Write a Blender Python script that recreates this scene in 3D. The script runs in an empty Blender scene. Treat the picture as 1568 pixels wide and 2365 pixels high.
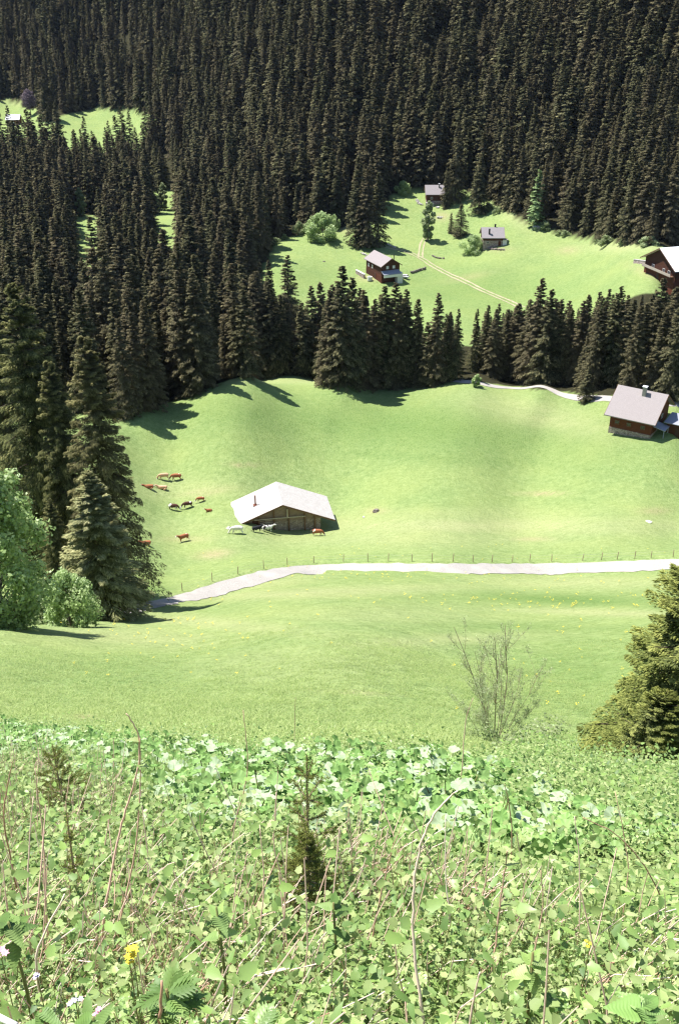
import math, random
try: import bpy
except Exception: bpy=None
import numpy as np
# ------------------------------------------------------------------ camera model
F = 2287.0; PITCH = math.radians(28.0); CP, SP = math.cos(PITCH), math.sin(PITCH)
CX, CY = 784.0, 1182.5          # working frame 1568 x 2365
EYE = 1.6
def ray(px, py):
    t = (CY - py) / F
    return np.array([(px - CX) / F, CP + t * SP, -SP + t * CP])   # unit depth
def unproj(px, py, d): return ray(px, py) * d
def unproj_z(px, py, z):
    r = ray(px, py); return r * (z / r[2])
def proj(P):
    P = np.asarray(P, float)
    X, Y, Z = P[..., 0], P[..., 1], P[..., 2]
    d = Y * CP - Z * SP
    return CX + F * X / d, CY - F * (Z * CP + Y * SP) / d, d
# ------------------------------------------------------------------ terrain
PXC = [  # (px, py, depth) of ground seen in the valley
 (0,1660,26),(400,1675,25),(784,1690,24),(1200,1715,24),(1568,1745,23),
 (0,1560,38),(784,1500,45),(1568,1500,50),(0,1460,62),(400,1450,80),(784,1400,85),(1568,1400,80),
 (240,1405,108),(350,1395,122),(600,1320,138),(784,1303,146),(1100,1303,148),(1568,1292,148),(-150,1430,80),(60,1420,98),
 (650,1228,182),(760,1226,183),(425,1245,176),(1200,1225,182),(1568,1215,180),(640,1190,190),
 (784,1150,203),(400,1110,200),(784,1080,212),(1200,1150,200),(1568,1150,192),(1568,1060,204),(1150,1050,214),
 (784,980,230),(784,882,246),(560,868,240),(480,900,228),(330,965,214),(330,1050,205),(250,1000,205),
 (1100,890,244),(1250,900,238),(1400,925,229),(1568,938,222),(1470,985,216),(1250,980,230),
 (1080,765,330),(880,640,390),(650,640,385),(660,570,420),(1140,572,410),(1000,470,460),(930,450,468),
 (1350,556,398),(1300,690,345),(1568,580,350),(1520,640,310),(1120,490,445),
 (200,290,720),(30,290,760),(200,250,790),(30,232,820),(330,265,700),(200,545,480),(380,500,520),(430,420,600)]
WC = [(-60,262,-102),(0,285,-108),(60,280,-108),(110,285,-103),(-30,262,-104),
 (-90,330,-104),(-130,450,-105),(-50,350,-106),(-180,600,-104),(-60,480,-104),
 (0,560,-62),(0,650,-18),(0,800,60),(0,1100,230),(0,1400,400),
 (-60,660,-62),(-60,760,-8),(100,500,-58),(100,600,-5),(100,800,105),(100,1100,270),
 (150,430,-72),(160,500,-28),(180,600,32),(220,800,150),(300,1100,320),(200,1400,480),
 (-150,850,-40),(-150,950,18),(-180,1200,170),(-220,1500,360),(-260,960,-10),(-300,1100,75),(-400,1400,270),
 (400,1400,520),(-450,1700,480),(0,1780,640),(450,1750,740),
 (-200,220,-70),(-160,160,-62),(220,250,-70),(180,160,-76),(-300,400,-80),(-420,700,-60),(300,400,-30)]
def _tf(X, Y): return np.stack([6.0 * X / (np.maximum(Y, 0) + 12.0), np.log(np.maximum(Y, -12) + 13.0) * 1.6], -1)
_pts, _val = [], []
for px, py, d in PXC:
    P = unproj(px, py, d); _pts.append((P[0], P[1])); _val.append((P[2] + EYE) / P[1])
for x, y, z in WC: _pts.append((x, y)); _val.append((z + EYE) / y)
for Y in (-8, -3, 1.0, 3.0, 6.0, 10.0, 15.0):
    for w in (-.6, -.3, 0, .3, .6):
        _pts.append((w * (max(Y, 0) + 12) , Y)); _val.append(-.75)
_pts = np.array(_pts, float); _val = np.array(_val)
_C = _tf(_pts[:, 0], _pts[:, 1])
def _phi(r): return r * r * np.log(r + 1e-9)
_n = len(_C)
_A = np.zeros((_n + 3, _n + 3))
_A[:_n, :_n] = _phi(np.linalg.norm(_C[:, None] - _C[None], axis=2)) + np.eye(_n) * 0.004
_A[:_n, _n] = 1; _A[:_n, _n + 1:] = _C; _A[_n, :_n] = 1; _A[_n + 1:, :_n] = _C.T
_w = np.linalg.solve(_A, np.concatenate([_val, np.zeros(3)]))
def base_z(X, Y):
    X = np.asarray(X, float); Y = np.asarray(Y, float)
    sh = X.shape; q = _tf(X.ravel(), Y.ravel()); out = np.empty(len(q))
    for i in range(0, len(q), 20000):
        s = q[i:i + 20000]
        out[i:i + 20000] = _phi(np.linalg.norm(s[:, None] - _C[None], axis=2)) @ _w[:_n] + _w[_n] + s @ _w[_n + 1:]
    v = out.reshape(sh)
    k = np.clip((Y - 2) / 6, 0, 1)
    return -EYE + (v * k - .75 * (1 - k)) * Y
NU, NV, WMAX, VMAX = 340, 1040, 0.92, math.log(1800 + 13.0)
wg = np.linspace(-WMAX, WMAX, NU); vg = np.linspace(0, VMAX, NV)
Yg = np.exp(vg) - 13.0
GX = wg[None, :] * (np.maximum(Yg, 0)[:, None] + 12.0); GY = np.repeat(Yg[:, None], NU, 1)
GZ = base_z(GX, GY)
# gentle unevenness, growing with distance
def bumps(X, Y):
    a = np.clip(Y, 0, 400)
    z = .10 * np.sin(X * 1.1 + 1.3 * np.sin(Y * .7)) * np.clip(a / 30, .15, 1) * np.sin(Y * .9 + X * .3)
    z += .35 * np.clip(a / 120, 0, 1) * np.sin(X * .17 + 1.7 * np.sin(Y * .06)) * np.sin(Y * .13 + 1)
    z += 1.1 * np.clip((a - 60) / 250, 0, 1) * (1 - np.exp(-((Y - 222) / 40) ** 2) * np.clip((X + 5) / 25, 0, 1)) * np.sin(X * .045 + 2) * np.sin(Y * .037 + .6 * np.sin(X * .03))
    z += 6 * np.clip((Y - 450) / 300, 0, 1) * (np.sin(X * .021 + Y * .006) * np.sin(Y * .013 + 1) + .6 * np.sin(X * .05 + 1.1 * np.sin(Y * .02)))
    return z
GZ = GZ + bumps(GX, GY)
def tz(X, Y):
    X = np.asarray(X, float); Y = np.asarray(Y, float)
    w = (X / (np.maximum(Y, 0) + 12.0) + WMAX) / (2 * WMAX) * (NU - 1)
    v = np.log(np.maximum(Y, -11.99) + 13.0) / VMAX * (NV - 1)
    w = np.clip(w, 0, NU - 1.001); v = np.clip(v, 0, NV - 1.001)
    i = w.astype(int); j = v.astype(int); a = w - i; b = v - j
    return (GZ[j, i] * (1 - a) + GZ[j, i + 1] * a) * (1 - b) + (GZ[j + 1, i] * (1 - a) + GZ[j + 1, i + 1] * a) * b
def cast(px, py, d0=1.5, d1=1900.0):
    r = ray(px, py)
    ds = np.exp(np.linspace(math.log(d0), math.log(d1), 900)); P = r[None] * ds[:, None]
    below = P[:, 2] < tz(P[:, 0], P[:, 1])
    k = int(np.argmax(below)) if below.any() else len(ds) - 1
    lo, hi = ds[max(k - 1, 0)], ds[k]
    for _ in range(24):
        m = .5 * (lo + hi); q = r * m
        if q[2] < float(tz(q[0], q[1])): hi = m
        else: lo = m
    return r * hi
# ------------------------------------------------------------------ bench of the gravel road
FE = [(120,1420,8),(230,1408,8),(291,1401,8),(412,1376,8),(495,1347,8),(599,1319,8),(683,1307,5),(787,1301.5,3),(898,1302,3),(1040,1302.6,3),
      (1108,1302.6,8),(1234,1302.6,11),(1384,1299,9),(1568,1291,7),(1720,1285,7)]
_fe = np.array([cast(x, y) for x, y, b in FE]); _fb = np.array([b for _, _, b in FE], float)
_s = np.concatenate([[0], np.cumsum(np.linalg.norm(np.diff(_fe[:, :2], axis=0), axis=1))])
_ss = np.linspace(0, _s[-1], 500)
RP = np.stack([np.interp(_ss, _s, _fe[:, k]) for k in range(3)], 1); RB = np.interp(_ss, _s, _fb)
_ker = np.ones(41) / 41
def _smooth(a):
    p = np.pad(a, 20, mode='edge'); return np.convolve(p, _ker, 'valid')
RP = np.stack([_smooth(RP[:, k]) for k in range(3)], 1); RB = _smooth(RB)
RT = np.gradient(RP[:, :2], axis=0); RT /= np.linalg.norm(RT, axis=1)[:, None]
RN = np.stack([RT[:, 1], -RT[:, 0]], 1)          # towards the camera side
RWID = 3.1
_m = (GY > 60) & (GY < 220)
_ix = np.argwhere(_m); _gx = GX[_m]; _gy = GY[_m]; _gz = GZ[_m].copy()
for i0 in range(0, len(_gx), 8000):
    sl = slice(i0, i0 + 8000)
    dx = _gx[sl, None] - RP[None, :, 0]; dy = _gy[sl, None] - RP[None, :, 1]
    k = np.argmin(dx * dx + dy * dy, 1); r = np.arange(len(k))
    s = dx[r, k] * RN[k, 0] + dy[r, k] * RN[k, 1]; al = np.abs(dx[r, k] * RT[k, 0] + dy[r, k] * RT[k, 1])
    zr = RP[k, 2]; B = RB[k]
    w = np.where(s < 0, np.clip(1 - (-s - .6) / 4, 0, 1), np.clip(1 - (s - RWID - .4) / B, 0, 1))
    w = np.where(al > 2.5, 0, w)
    _gz[sl] = _gz[sl] * (1 - w) + zr * w
GZ[_m] = _gz
# ------------------------------------------------------------------ mesh helpers
scene = bpy.context.scene
COL = scene.collection
rng = np.random.default_rng(7); random.seed(7)
def nrm(a): return a / (np.linalg.norm(a, axis=-1, keepdims=True) + 1e-12)
class Geo:
    def __init__(s): s.V = []; s.F = []; s.M = []; s.T = []; s.n = 0
    def add(s, V, F, m=0, tone=.5):
        V = np.asarray(V, float).reshape(-1, 3); s.V.append(V)
        for f in F: s.F.append([int(i) + s.n for i in f]); s.M.append(m)
        s.T.append(np.broadcast_to(np.asarray(tone, float), (len(V),)).copy()); s.n += len(V); return s
    def box(s, x0, x1, y0, y1, z0, z1, m=0, R=None, t=None):
        V = np.array([(x, y, z) for z in (z0, z1) for y in (y0, y1) for x in (x0, x1)], float)
        if R is not None: V = V @ np.asarray(R).T
        if t is not None: V = V + np.asarray(t)
        return s.add(V, [(0, 2, 3, 1), (4, 5, 7, 6), (0, 1, 5, 4), (1, 3, 7, 5), (3, 2, 6, 7), (2, 0, 4, 6)], m)
    def tube(s, P, r, n=6, m=0, tone=.5, cap=True):
        P = np.asarray(P, float); r = np.broadcast_to(np.asarray(r, float), (len(P),))
        T = nrm(np.gradient(P, axis=0)); ref = np.array([.31, .22, .92]); ref2 = np.array([.9, .1, .2])
        V = []
        for k in range(len(P)):
            q = ref if abs(T[k] @ ref) < .9 else ref2
            a = nrm(np.cross(T[k], q)); b = np.cross(T[k], a)
            for j in range(n):
                an = 2 * math.pi * j / n; V.append(P[k] + r[k] * (math.cos(an) * a + math.sin(an) * b))
        Fc = [(k * n + j, k * n + (j + 1) % n, (k + 1) * n + (j + 1) % n, (k + 1) * n + j) for k in range(len(P) - 1) for j in range(n)]
        if cap: Fc += [tuple(range(n))[::-1], tuple((len(P) - 1) * n + j for j in range(n))]
        return s.add(V, Fc, m, tone)
    def merge(s, g, R=None, t=None, sc=1.0, m=None, tone=None):
        V = np.concatenate(g.V) * sc
        if R is not None: V = V @ np.asarray(R).T
        if t is not None: V = V + np.asarray(t)
        off = s.n; s.V.append(V); s.F += [[i + off for i in f] for f in g.F]
        s.M += (g.M if m is None else [m] * len(g.M)); s.T.append(np.concatenate(g.T) if tone is None else np.full(len(V), tone)); s.n += len(V); return s
    def mesh(s, name, mats, smooth=False):
        me = bpy.data.meshes.new(name); me.from_pydata(np.concatenate(s.V).tolist(), [], s.F)
        for m in mats: me.materials.append(m)
        if len(mats) > 1: me.polygons.foreach_set('material_index', np.array(s.M, np.int32))
        if smooth: me.polygons.foreach_set('use_smooth', np.ones(len(s.F), bool))
        a = me.attributes.new('tone', 'FLOAT', 'POINT'); a.data.foreach_set('value', np.concatenate(s.T).astype(np.float32))
        me.update(); return me
def custom_normals(me, nor):
    me.polygons.foreach_set('use_smooth', np.ones(len(me.polygons), bool)); me.normals_split_custom_set_from_vertices(np.asarray(nor, float).tolist())
def quads_mesh(name, V, mats, tone=None, midx=None, nv=4, nor=None):
    """V: (n, nv, 3) separate polygons"""
    V = np.asarray(V, np.float32); n = len(V); me = bpy.data.meshes.new(name)
    me.vertices.add(n * nv); me.vertices.foreach_set('co', V.reshape(-1))
    me.loops.add(n * nv); me.loops.foreach_set('vertex_index', np.arange(n * nv, dtype=np.int32))
    me.polygons.add(n); me.polygons.foreach_set('loop_start', np.arange(0, n * nv, nv, dtype=np.int32))
    for m in mats: me.materials.append(m)
    if midx is not None: me.polygons.foreach_set('material_index', np.asarray(midx, np.int32))
    if tone is not None:
        a = me.attributes.new('tone', 'FLOAT', 'POINT'); a.data.foreach_set('value', np.repeat(np.asarray(tone, np.float32), nv))
    me.update(calc_edges=True)
    if nor is not None: custom_normals(me, np.repeat(nor, nv, 0))
    return me
def obj(name, me, parent=None, loc=None, rz=None, link=True):
    o = bpy.data.objects.new(name, me)
    if link: COL.objects.link(o)
    if parent is not None: o.parent = parent
    if loc is not None: o.location = [float(v) for v in loc]
    if rz is not None: o.rotation_euler = (0, 0, float(rz))
    return o
def tag(o, label=None, cat=None, group=None, kind=None):
    if label: o['label'] = label
    if cat: o['category'] = cat
    if group: o['group'] = group
    if kind: o['kind'] = kind
    return o
def empty(name, loc, label, cat, group=None, rz=0.0, sc=1.0):
    o = obj(name, None, loc=loc, rz=rz); o.empty_display_size = .3; o.scale = (sc, sc, sc)
    return tag(o, label, cat, group)
# ------------------------------------------------------------------ materials
def mat(name):
    m = bpy.data.materials.new(name); m.use_nodes = True; nt = m.node_tree; nt.nodes.clear()
    return m, nt, nt.nodes, nt.links
def N(nt, t, **k):
    n = nt.nodes.new(t)
    for a, v in k.items():
        if a.startswith('i_'): n.inputs[a[2:].replace('_', ' ')].default_value = v
        else: setattr(n, a, v)
    return n
def ramp(nt, fac, stops, interp='LINEAR'):
    r = nt.nodes.new('ShaderNodeValToRGB'); r.color_ramp.interpolation = interp
    e = r.color_ramp.elements
    while len(e) < len(stops): e.new(.5)
    for x, (p, c) in zip(e, stops): x.position = p; x.color = (*c, 1)
    nt.links.new(fac, r.inputs[0]); return r.outputs[0]
def mix(nt, fac, a, b, mode='MIX'):
    m = nt.nodes.new('ShaderNodeMix'); m.data_type = 'RGBA'; m.blend_type = mode
    for s, v in ((0, fac), (6, a), (7, b)):
        if isinstance(v, (int, float)): m.inputs[s].default_value = v
        elif isinstance(v, tuple): m.inputs[s].default_value = (*v, 1)
        else: nt.links.new(v, m.inputs[s])
    return m.outputs[2]
def mth(nt, op, a, b=0.0, clamp=False):
    m = nt.nodes.new('ShaderNodeMath'); m.operation = op; m.use_clamp = clamp
    for s, v in ((0, a), (1, b)):
        if isinstance(v, (int, float)): m.inputs[s].default_value = v
        else: nt.links.new(v, m.inputs[s])
    return m.outputs[0]
def attr(nt, n): return N(nt, 'ShaderNodeAttribute', attribute_name=n).outputs['Fac']
def noise(nt, vec, scale, detail=3, rough=.55):
    n = N(nt, 'ShaderNodeTexNoise'); n.inputs['Scale'].default_value = scale; n.inputs['Detail'].default_value = detail
    n.inputs['Roughness'].default_value = rough; nt.links.new(vec, n.inputs['Vector']); return n.outputs['Fac']
def coord(nt, k='Object'): return N(nt, 'ShaderNodeTexCoord').outputs[k]
def vscale(nt, v, s):
    m = nt.nodes.new('ShaderNodeVectorMath'); m.operation = 'MULTIPLY'; nt.links.new(v, m.inputs[0]); m.inputs[1].default_value = s; return m.outputs[0]
def finish(m, nt, col, rough=.8, spec=.3, trans=0.0, bump=None, bstr=.5, bdist=.05, tcol=None, metal=0.0):
    b = N(nt, 'ShaderNodeBsdfPrincipled'); b.inputs['Roughness'].default_value = rough if isinstance(rough, float) else .7
    b.inputs['Specular IOR Level'].default_value = spec; b.inputs['Metallic'].default_value = metal
    if isinstance(col, tuple): b.inputs['Base Color'].default_value = (*col, 1)
    else: nt.links.new(col, b.inputs['Base Color'])
    if bump is not None:
        u = N(nt, 'ShaderNodeBump'); u.inputs['Strength'].default_value = bstr; u.inputs['Distance'].default_value = bdist
        nt.links.new(bump, u.inputs['Height']); nt.links.new(u.outputs[0], b.inputs['Normal'])
    out = N(nt, 'ShaderNodeOutputMaterial')
    if trans > 0:
        t = N(nt, 'ShaderNodeBsdfTranslucent'); c = tcol if tcol is not None else col
        if isinstance(c, tuple): t.inputs[0].default_value = (*c, 1)
        else: nt.links.new(c, t.inputs[0])
        x = N(nt, 'ShaderNodeMixShader'); x.inputs[0].default_value = trans
        nt.links.new(b.outputs[0], x.inputs[1]); nt.links.new(t.outputs[0], x.inputs[2]); nt.links.new(x.outputs[0], out.inputs[0])
    else: nt.links.new(b.outputs[0], out.inputs[0])
    return m
def leafmat(name, lo, mid, hi, alt, altamt=.5, rough=.6, spec=.3, trans=.3):
    m, nt, ns, lk = mat(name)
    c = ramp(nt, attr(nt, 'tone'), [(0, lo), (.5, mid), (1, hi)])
    rn = N(nt, 'ShaderNodeObjectInfo').outputs['Random']
    c = mix(nt, mth(nt, 'MULTIPLY', rn, altamt), c, alt)
    return finish(m, nt, c, rough, spec, trans)
M = {}
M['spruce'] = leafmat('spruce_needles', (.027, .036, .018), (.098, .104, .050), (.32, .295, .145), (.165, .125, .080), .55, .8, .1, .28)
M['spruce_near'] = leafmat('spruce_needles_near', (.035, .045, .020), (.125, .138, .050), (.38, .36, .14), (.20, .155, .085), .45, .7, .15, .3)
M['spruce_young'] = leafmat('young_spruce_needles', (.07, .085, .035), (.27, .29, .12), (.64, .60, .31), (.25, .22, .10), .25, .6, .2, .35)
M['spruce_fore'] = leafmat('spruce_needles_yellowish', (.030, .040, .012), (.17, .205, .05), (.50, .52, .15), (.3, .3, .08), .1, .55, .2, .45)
M['larch'] = leafmat('fresh_conifer', (.13, .22, .07), (.32, .44, .17), (.54, .64, .32), (.2, .3, .15), .1, .6, .2, .25)
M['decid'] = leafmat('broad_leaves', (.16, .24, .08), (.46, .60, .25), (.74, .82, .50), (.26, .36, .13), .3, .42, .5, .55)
M['bushy'] = leafmat('bush_leaves', (.14, .20, .08), (.34, .41, .20), (.56, .61, .37), (.28, .32, .14), .3, .55, .3, .5)
M['purple'] = leafmat('bare_twigs', (.07, .05, .065), (.20, .15, .175), (.34, .27, .29), (.12, .10, .10), .3, .8, .1, .0)
M['dark_shrub'] = leafmat('dark_shrub_leaves', (.02, .035, .015), (.05, .08, .03), (.10, .14, .05), (.06, .07, .03), .4, .7, .2, .2)
def bark(name, a, b, sc=6):
    m, nt, ns, lk = mat(name); v = vscale(nt, coord(nt), (1, 1, .25)); n = noise(nt, v, sc, 4)
    return finish(m, nt, ramp(nt, n, [(.3, a), (.7, b)]), .9, .1, bump=n, bstr=.6, bdist=.03)
M['bark'] = bark('spruce_bark', (.05, .038, .03), (.12, .092, .075))
M['bark_grey'] = bark('grey_bark', (.10, .085, .075), (.22, .19, .17))
M['twig'] = bark('twig_bark', (.24, .17, .13), (.42, .32, .25), 20)
# timber / stone / roof
def planks(name, a, b, axis_scale, sc=3.0, dark=(.02, .013, .01), period=.25):
    m, nt, ns, lk = mat(name); v = coord(nt); n = noise(nt, vscale(nt, v, axis_scale), sc, 5, .6)
    c = ramp(nt, n, [(.25, a), (.75, b)])
    sp = N(nt, 'ShaderNodeSeparateXYZ'); lk.new(v, sp.inputs[0])
    fr = mth(nt, 'FRACT', mth(nt, 'MULTIPLY', sp.outputs[2], 1 / period)); g = mth(nt, 'LESS_THAN', fr, .12)
    return finish(m, nt, mix(nt, mth(nt, 'MULTIPLY', g, .75), c, dark), .85, .15, bump=n, bstr=.4, bdist=.02)
M['timber'] = planks('dark_brown_timber', (.045, .020, .013), (.12, .050, .030), (.4, .4, 4))
M['timber_red'] = planks('red_brown_timber', (.07, .024, .015), (.16, .055, .032), (.4, .4, 4))
M['timber_grey'] = planks('weathered_timber', (.17, .12, .10), (.34, .25, .22), (.5, .5, 4))
M['beam'] = bark('beam_wood', (.10, .055, .035), (.20, .12, .08), 5)
M['beam_pale'] = bark('pale_wood', (.30, .25, .21), (.45, .39, .33), 5)
def stone(name, a, b, c, sc=2.5, mortar=.06):
    m, nt, ns, lk = mat(name); v = coord(nt)
    vo = N(nt, 'ShaderNodeTexVoronoi'); vo.inputs['Scale'].default_value = sc; lk.new(v, vo.inputs['Vector'])
    ve = N(nt, 'ShaderNodeTexVoronoi', feature='DISTANCE_TO_EDGE'); ve.inputs['Scale'].default_value = sc; lk.new(v, ve.inputs['Vector'])
    sp = N(nt, 'ShaderNodeSeparateColor'); lk.new(vo.outputs['Color'], sp.inputs[0])
    col = ramp(nt, sp.outputs[0], [(0, a), (.5, b), (1, c)])
    n = noise(nt, v, 9, 4); col = mix(nt, .35, col, ramp(nt, n, [(.3, a), (.7, c)]))
    e = mth(nt, 'LESS_THAN', ve.outputs['Distance'], mortar)
    return finish(m, nt, mix(nt, mth(nt, 'MULTIPLY', e, .6), col, tuple(x * .45 for x in a)), .9, .1, bump=mth(nt, 'MULTIPLY', ve.outputs['Distance'], 1.0), bstr=.7, bdist=.1)
M['stone'] = stone('rubble_stone', (.20, .15, .135), (.34, .27, .25), (.50, .42, .39))
M['stone_pale'] = stone('pale_stone', (.30, .28, .27), (.45, .42, .41), (.62, .59, .57), 1.6)
def roofm(name, a, b, c, sc=3.0, rough=.7, spec=.3):
    m, nt, ns, lk = mat(name); v = coord(nt)
    br = N(nt, 'ShaderNodeTexBrick'); br.inputs['Scale'].default_value = sc; br.inputs['Mortar Size'].default_value = .02
    br.inputs['Color1'].default_value = (*a, 1); br.inputs['Color2'].default_value = (*b, 1); br.inputs['Mortar'].default_value = (*[x * .6 for x in a], 1)
    lk.new(v, br.inputs['Vector'])
    n = noise(nt, v, 1.3, 5, .65); n2 = noise(nt, v, 14, 2)
    col = mix(nt, mth(nt, 'MULTIPLY', ramp(nt, n, [(.35, (0, 0, 0)), (.75, (1, 1, 1))]), .55), br.outputs['Color'], c)
    col = mix(nt, .45, col, ramp(nt, n2, [(.35, c), (.65, b)]))
    return finish(m, nt, col, rough, spec, bump=n2, bstr=.3, bdist=.03)
M['roof_grey'] = roofm('grey_roof_tiles', (.24, .215, .22), (.31, .28, .285), (.20, .175, .178))
M['roof_pale'] = roofm('pale_roof_sheets', (.44, .42, .395), (.54, .515, .49), (.22, .195, .18), 1.2)
M['roof_pink'] = roofm('pinkish_roof', (.25, .22, .22), (.31, .275, .27), (.21, .18, .178))
M['roof_white'] = roofm('white_roof_sheets', (.74, .74, .77), (.80, .80, .82), (.68, .68, .70), .8)
M['roof_slate'] = roofm('bluish_roof', (.26, .27, .33), (.34, .35, .41), (.24, .25, .29))
def plain(name, c, rough=.6, spec=.3, metal=0.0, var=.25, sc=8):
    m, nt, ns, lk = mat(name); n = noise(nt, coord(nt), sc, 3)
    return finish(m, nt, ramp(nt, n, [(.3, tuple(x * (1 - var) for x in c)), (.7, c)]), rough, spec, metal=metal)
M['white'] = plain('white_plaster', (.72, .71, .70), .7, var=.12)
M['rust'] = plain('rusty_metal', (.20, .075, .05), .7)
M['chimney'] = plain('chimney_render', (.32, .30, .28))
M['glass'] = plain('window_glass', (.03, .035, .045), .08, .6, var=.1)
M['frame'] = plain('window_frame_paint', (.62, .60, .56), .6)
M['door'] = plain('door_wood', (.07, .035, .025), .7)
M['carpaint'] = plain('white_car_paint', (.80, .80, .80), .25, .6, var=.03)
M['black'] = plain('black_rubber', (.02, .02, .02), .7)
M['chrome'] = plain('bright_trim', (.55, .55, .55), .3, .5)
M['lamp'] = plain('lamp_lens', (.6, .55, .5), .2, .6)
M['lamp_red'] = plain('tail_lamp_lens', (.4, .02, .02), .2, .6)
M['post'] = plain('fence_post_wood', (.42, .30, .22), .9, .1)
M['wire'] = plain('fence_wire', (.30, .28, .25), .5, .3)
M['soil'] = plain('bare_soil', (.34, .25, .19), .95, .05, sc=2)
M['rock'] = bark('pale_rock', (.36, .33, .31), (.62, .59, .56), 2.2)
M['rock_dark'] = bark('dark_rock', (.12, .10, .09), (.26, .22, .20), 2.2)
def gravel():
    m, nt, ns, lk = mat('pale_gravel'); v = coord(nt); n1 = noise(nt, v, .35, 4); n2 = noise(nt, v, 6, 3, .7)
    c = ramp(nt, n2, [(.3, (.26, .24, .225)), (.7, (.37, .35, .325))]); c = mix(nt, ramp(nt, n1, [(.45, (0, 0, 0)), (.7, (.5, .5, .5))]), c, (.46, .41, .37))
    return finish(m, nt, c, .95, .1, bump=n2, bstr=.4, bdist=.03)
M['gravel'] = gravel()
def ruts():
    m, nt, ns, lk = mat('worn_track'); v = coord(nt); n = noise(nt, v, 1.5, 4, .7)
    return finish(m, nt, ramp(nt, n, [(.35, (.25, .26, .13)), (.6, (.38, .33, .23))]), .95, .05)
M['track'] = ruts()
# cows
def cowm(name, a, b, thr, white=(.74, .70, .66)):
    m, nt, ns, lk = mat(name); v = coord(nt); n = noise(nt, v, 1.3, 1, .4); n2 = noise(nt, v, 12, 2)
    base = ramp(nt, n2, [(.3, a), (.7, b)])
    fac = ramp(nt, n, [(thr, (0, 0, 0)), (thr + .02, (1, 1, 1))])
    f2 = mth(nt, 'MAXIMUM', fac, attr(nt, 'tone'))
    return finish(m, nt, mix(nt, f2, base, white), .8, .15)
M['cow_red'] = cowm('coat_red_white', (.26, .085, .04), (.36, .14, .07), .60)
M['cow_tan'] = cowm('coat_tan', (.50, .28, .16), (.62, .40, .26), .66)
M['cow_dark'] = cowm('coat_dark_brown_white', (.06, .03, .022), (.12, .055, .04), .54)
M['cow_black'] = cowm('coat_black', (.015, .015, .02), (.03, .03, .035), .72)
M['cow_white'] = cowm('coat_white', (.62, .58, .54), (.72, .69, .66), .5)
def cowspot():
    m, nt, ns, lk = mat('coat_white_dark_spots'); n = noise(nt, coord(nt), 2.6, 1, .4)
    f = mth(nt, 'MULTIPLY', ramp(nt, n, [(.56, (0, 0, 0)), (.58, (1, 1, 1))]), mth(nt, 'SUBTRACT', 1.0, attr(nt, 'tone')))
    return finish(m, nt, mix(nt, f, (.72, .69, .66), (.06, .05, .05)), .8, .15)
M['cow_spot'] = cowspot()
M['horn'] = plain('horn_and_hoof', (.20, .16, .12), .5)
# foreground vegetation
M['butter'] = leafmat('butterbur_leaf', (.08, .18, .04), (.24, .40, .11), (.42, .56, .26), (.30, .44, .17), .4, .65, .2, .26)
M['felt_glare'] = leafmat('butterbur_underside_glare', (.22, .32, .15), (.31, .41, .23), (.42, .50, .33), (.42, .5, .34), .4, .75, .15, .15)  # pale felted undersides, also leaf glare painted in as whitish colour
M['weed'] = leafmat('herb_leaf', (.10, .17, .045), (.25, .36, .11), (.56, .64, .31), (.44, .48, .21), .55, .55, .3, .4)
M['weed_dark'] = leafmat('herb_leaf_deep', (.065, .135, .04), (.17, .29, .075), (.38, .50, .18), (.18, .26, .07), .4, .5, .35, .35)
M['nettle'] = leafmat('herb_leaf_bright', (.15, .27, .075), (.32, .47, .12), (.58, .69, .27), (.28, .38, .16), .4, .42, .5, .4)
M['stem'] = leafmat('green_stem', (.10, .14, .04), (.18, .20, .07), (.26, .26, .11), (.2, .12, .06), .5, .6, .2, 0)
M['dry'] = leafmat('dry_stalk', (.58, .38, .29), (.80, .59, .47), (.92, .80, .69), (.70, .42, .32), .6, .7, .2, 0)
M['cane'] = leafmat('red_brown_cane', (.36, .19, .12), (.60, .38, .27), (.76, .56, .44), (.36, .18, .12), .5, .6, .2, 0)
M['grass'] = leafmat('grass_blade', (.18, .29, .08), (.36, .47, .15), (.56, .63, .27), (.42, .48, .20), .6, .5, .3, .5)
M['yellow'] = plain('yellow_petal', (.80, .62, .04), .6, var=.1)
M['pink'] = plain('pink_petal', (.70, .32, .42), .6, var=.15)
M['violet'] = plain('pale_violet_petal', (.55, .50, .70), .6, var=.1)
M['whitewood'] = plain('bleached_stick', (.74, .72, .70), .7, var=.1)
# ------------------------------------------------------------------ ground sheet
def inpoly(px, py, poly):
    px = np.asarray(px); py = np.asarray(py); r = np.zeros(px.shape, bool); n = len(poly); j = n - 1
    for i in range(n):
        xi, yi = poly[i]; xj, yj = poly[j]
        c = ((yi > py) != (yj > py)) & (px < (xj - xi) * (py - yi) / (yj - yi + 1e-9) + xi); r ^= c; j = i
    return r
M2 = [(600,640),(612,600),(640,556),(700,540),(790,528),(870,500),(905,452),(945,438),(1000,430),(1060,438),(1120,462),(1165,486),(1240,520),(1300,540),(1370,556),(1450,562),(1600,578),(1700,580),(1700,860),(1568,800),(1100,800),(1000,800),(740,800),(715,730),(680,690),(640,690)]
M3 = [(-200,225),(-10,228),(50,236),(92,250),(112,286),(150,264),(240,249),(322,254),(345,262),(372,270),(365,300),(330,345),(230,370),(120,372),(0,370),(-200,370)]
M4 = [(172,496),(240,496),(248,735),(160,735)]
M5 = [(352,440),(408,440),(418,690),(352,690)]
M6 = [(415,388),(470,388),(470,440),(415,440)]
EDGE = [(-300,1150),(150,1060),(250,1000),(298,972),(340,950),(400,925),(460,905),(505,885),(560,870),(640,866),(700,866),(780,884),(850,892),(1000,890),(1040,876),(1100,884),(1180,892),(1290,904),(1400,918),(1568,934),(1800,955)]
ex, ey = np.array(EDGE).T
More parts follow.
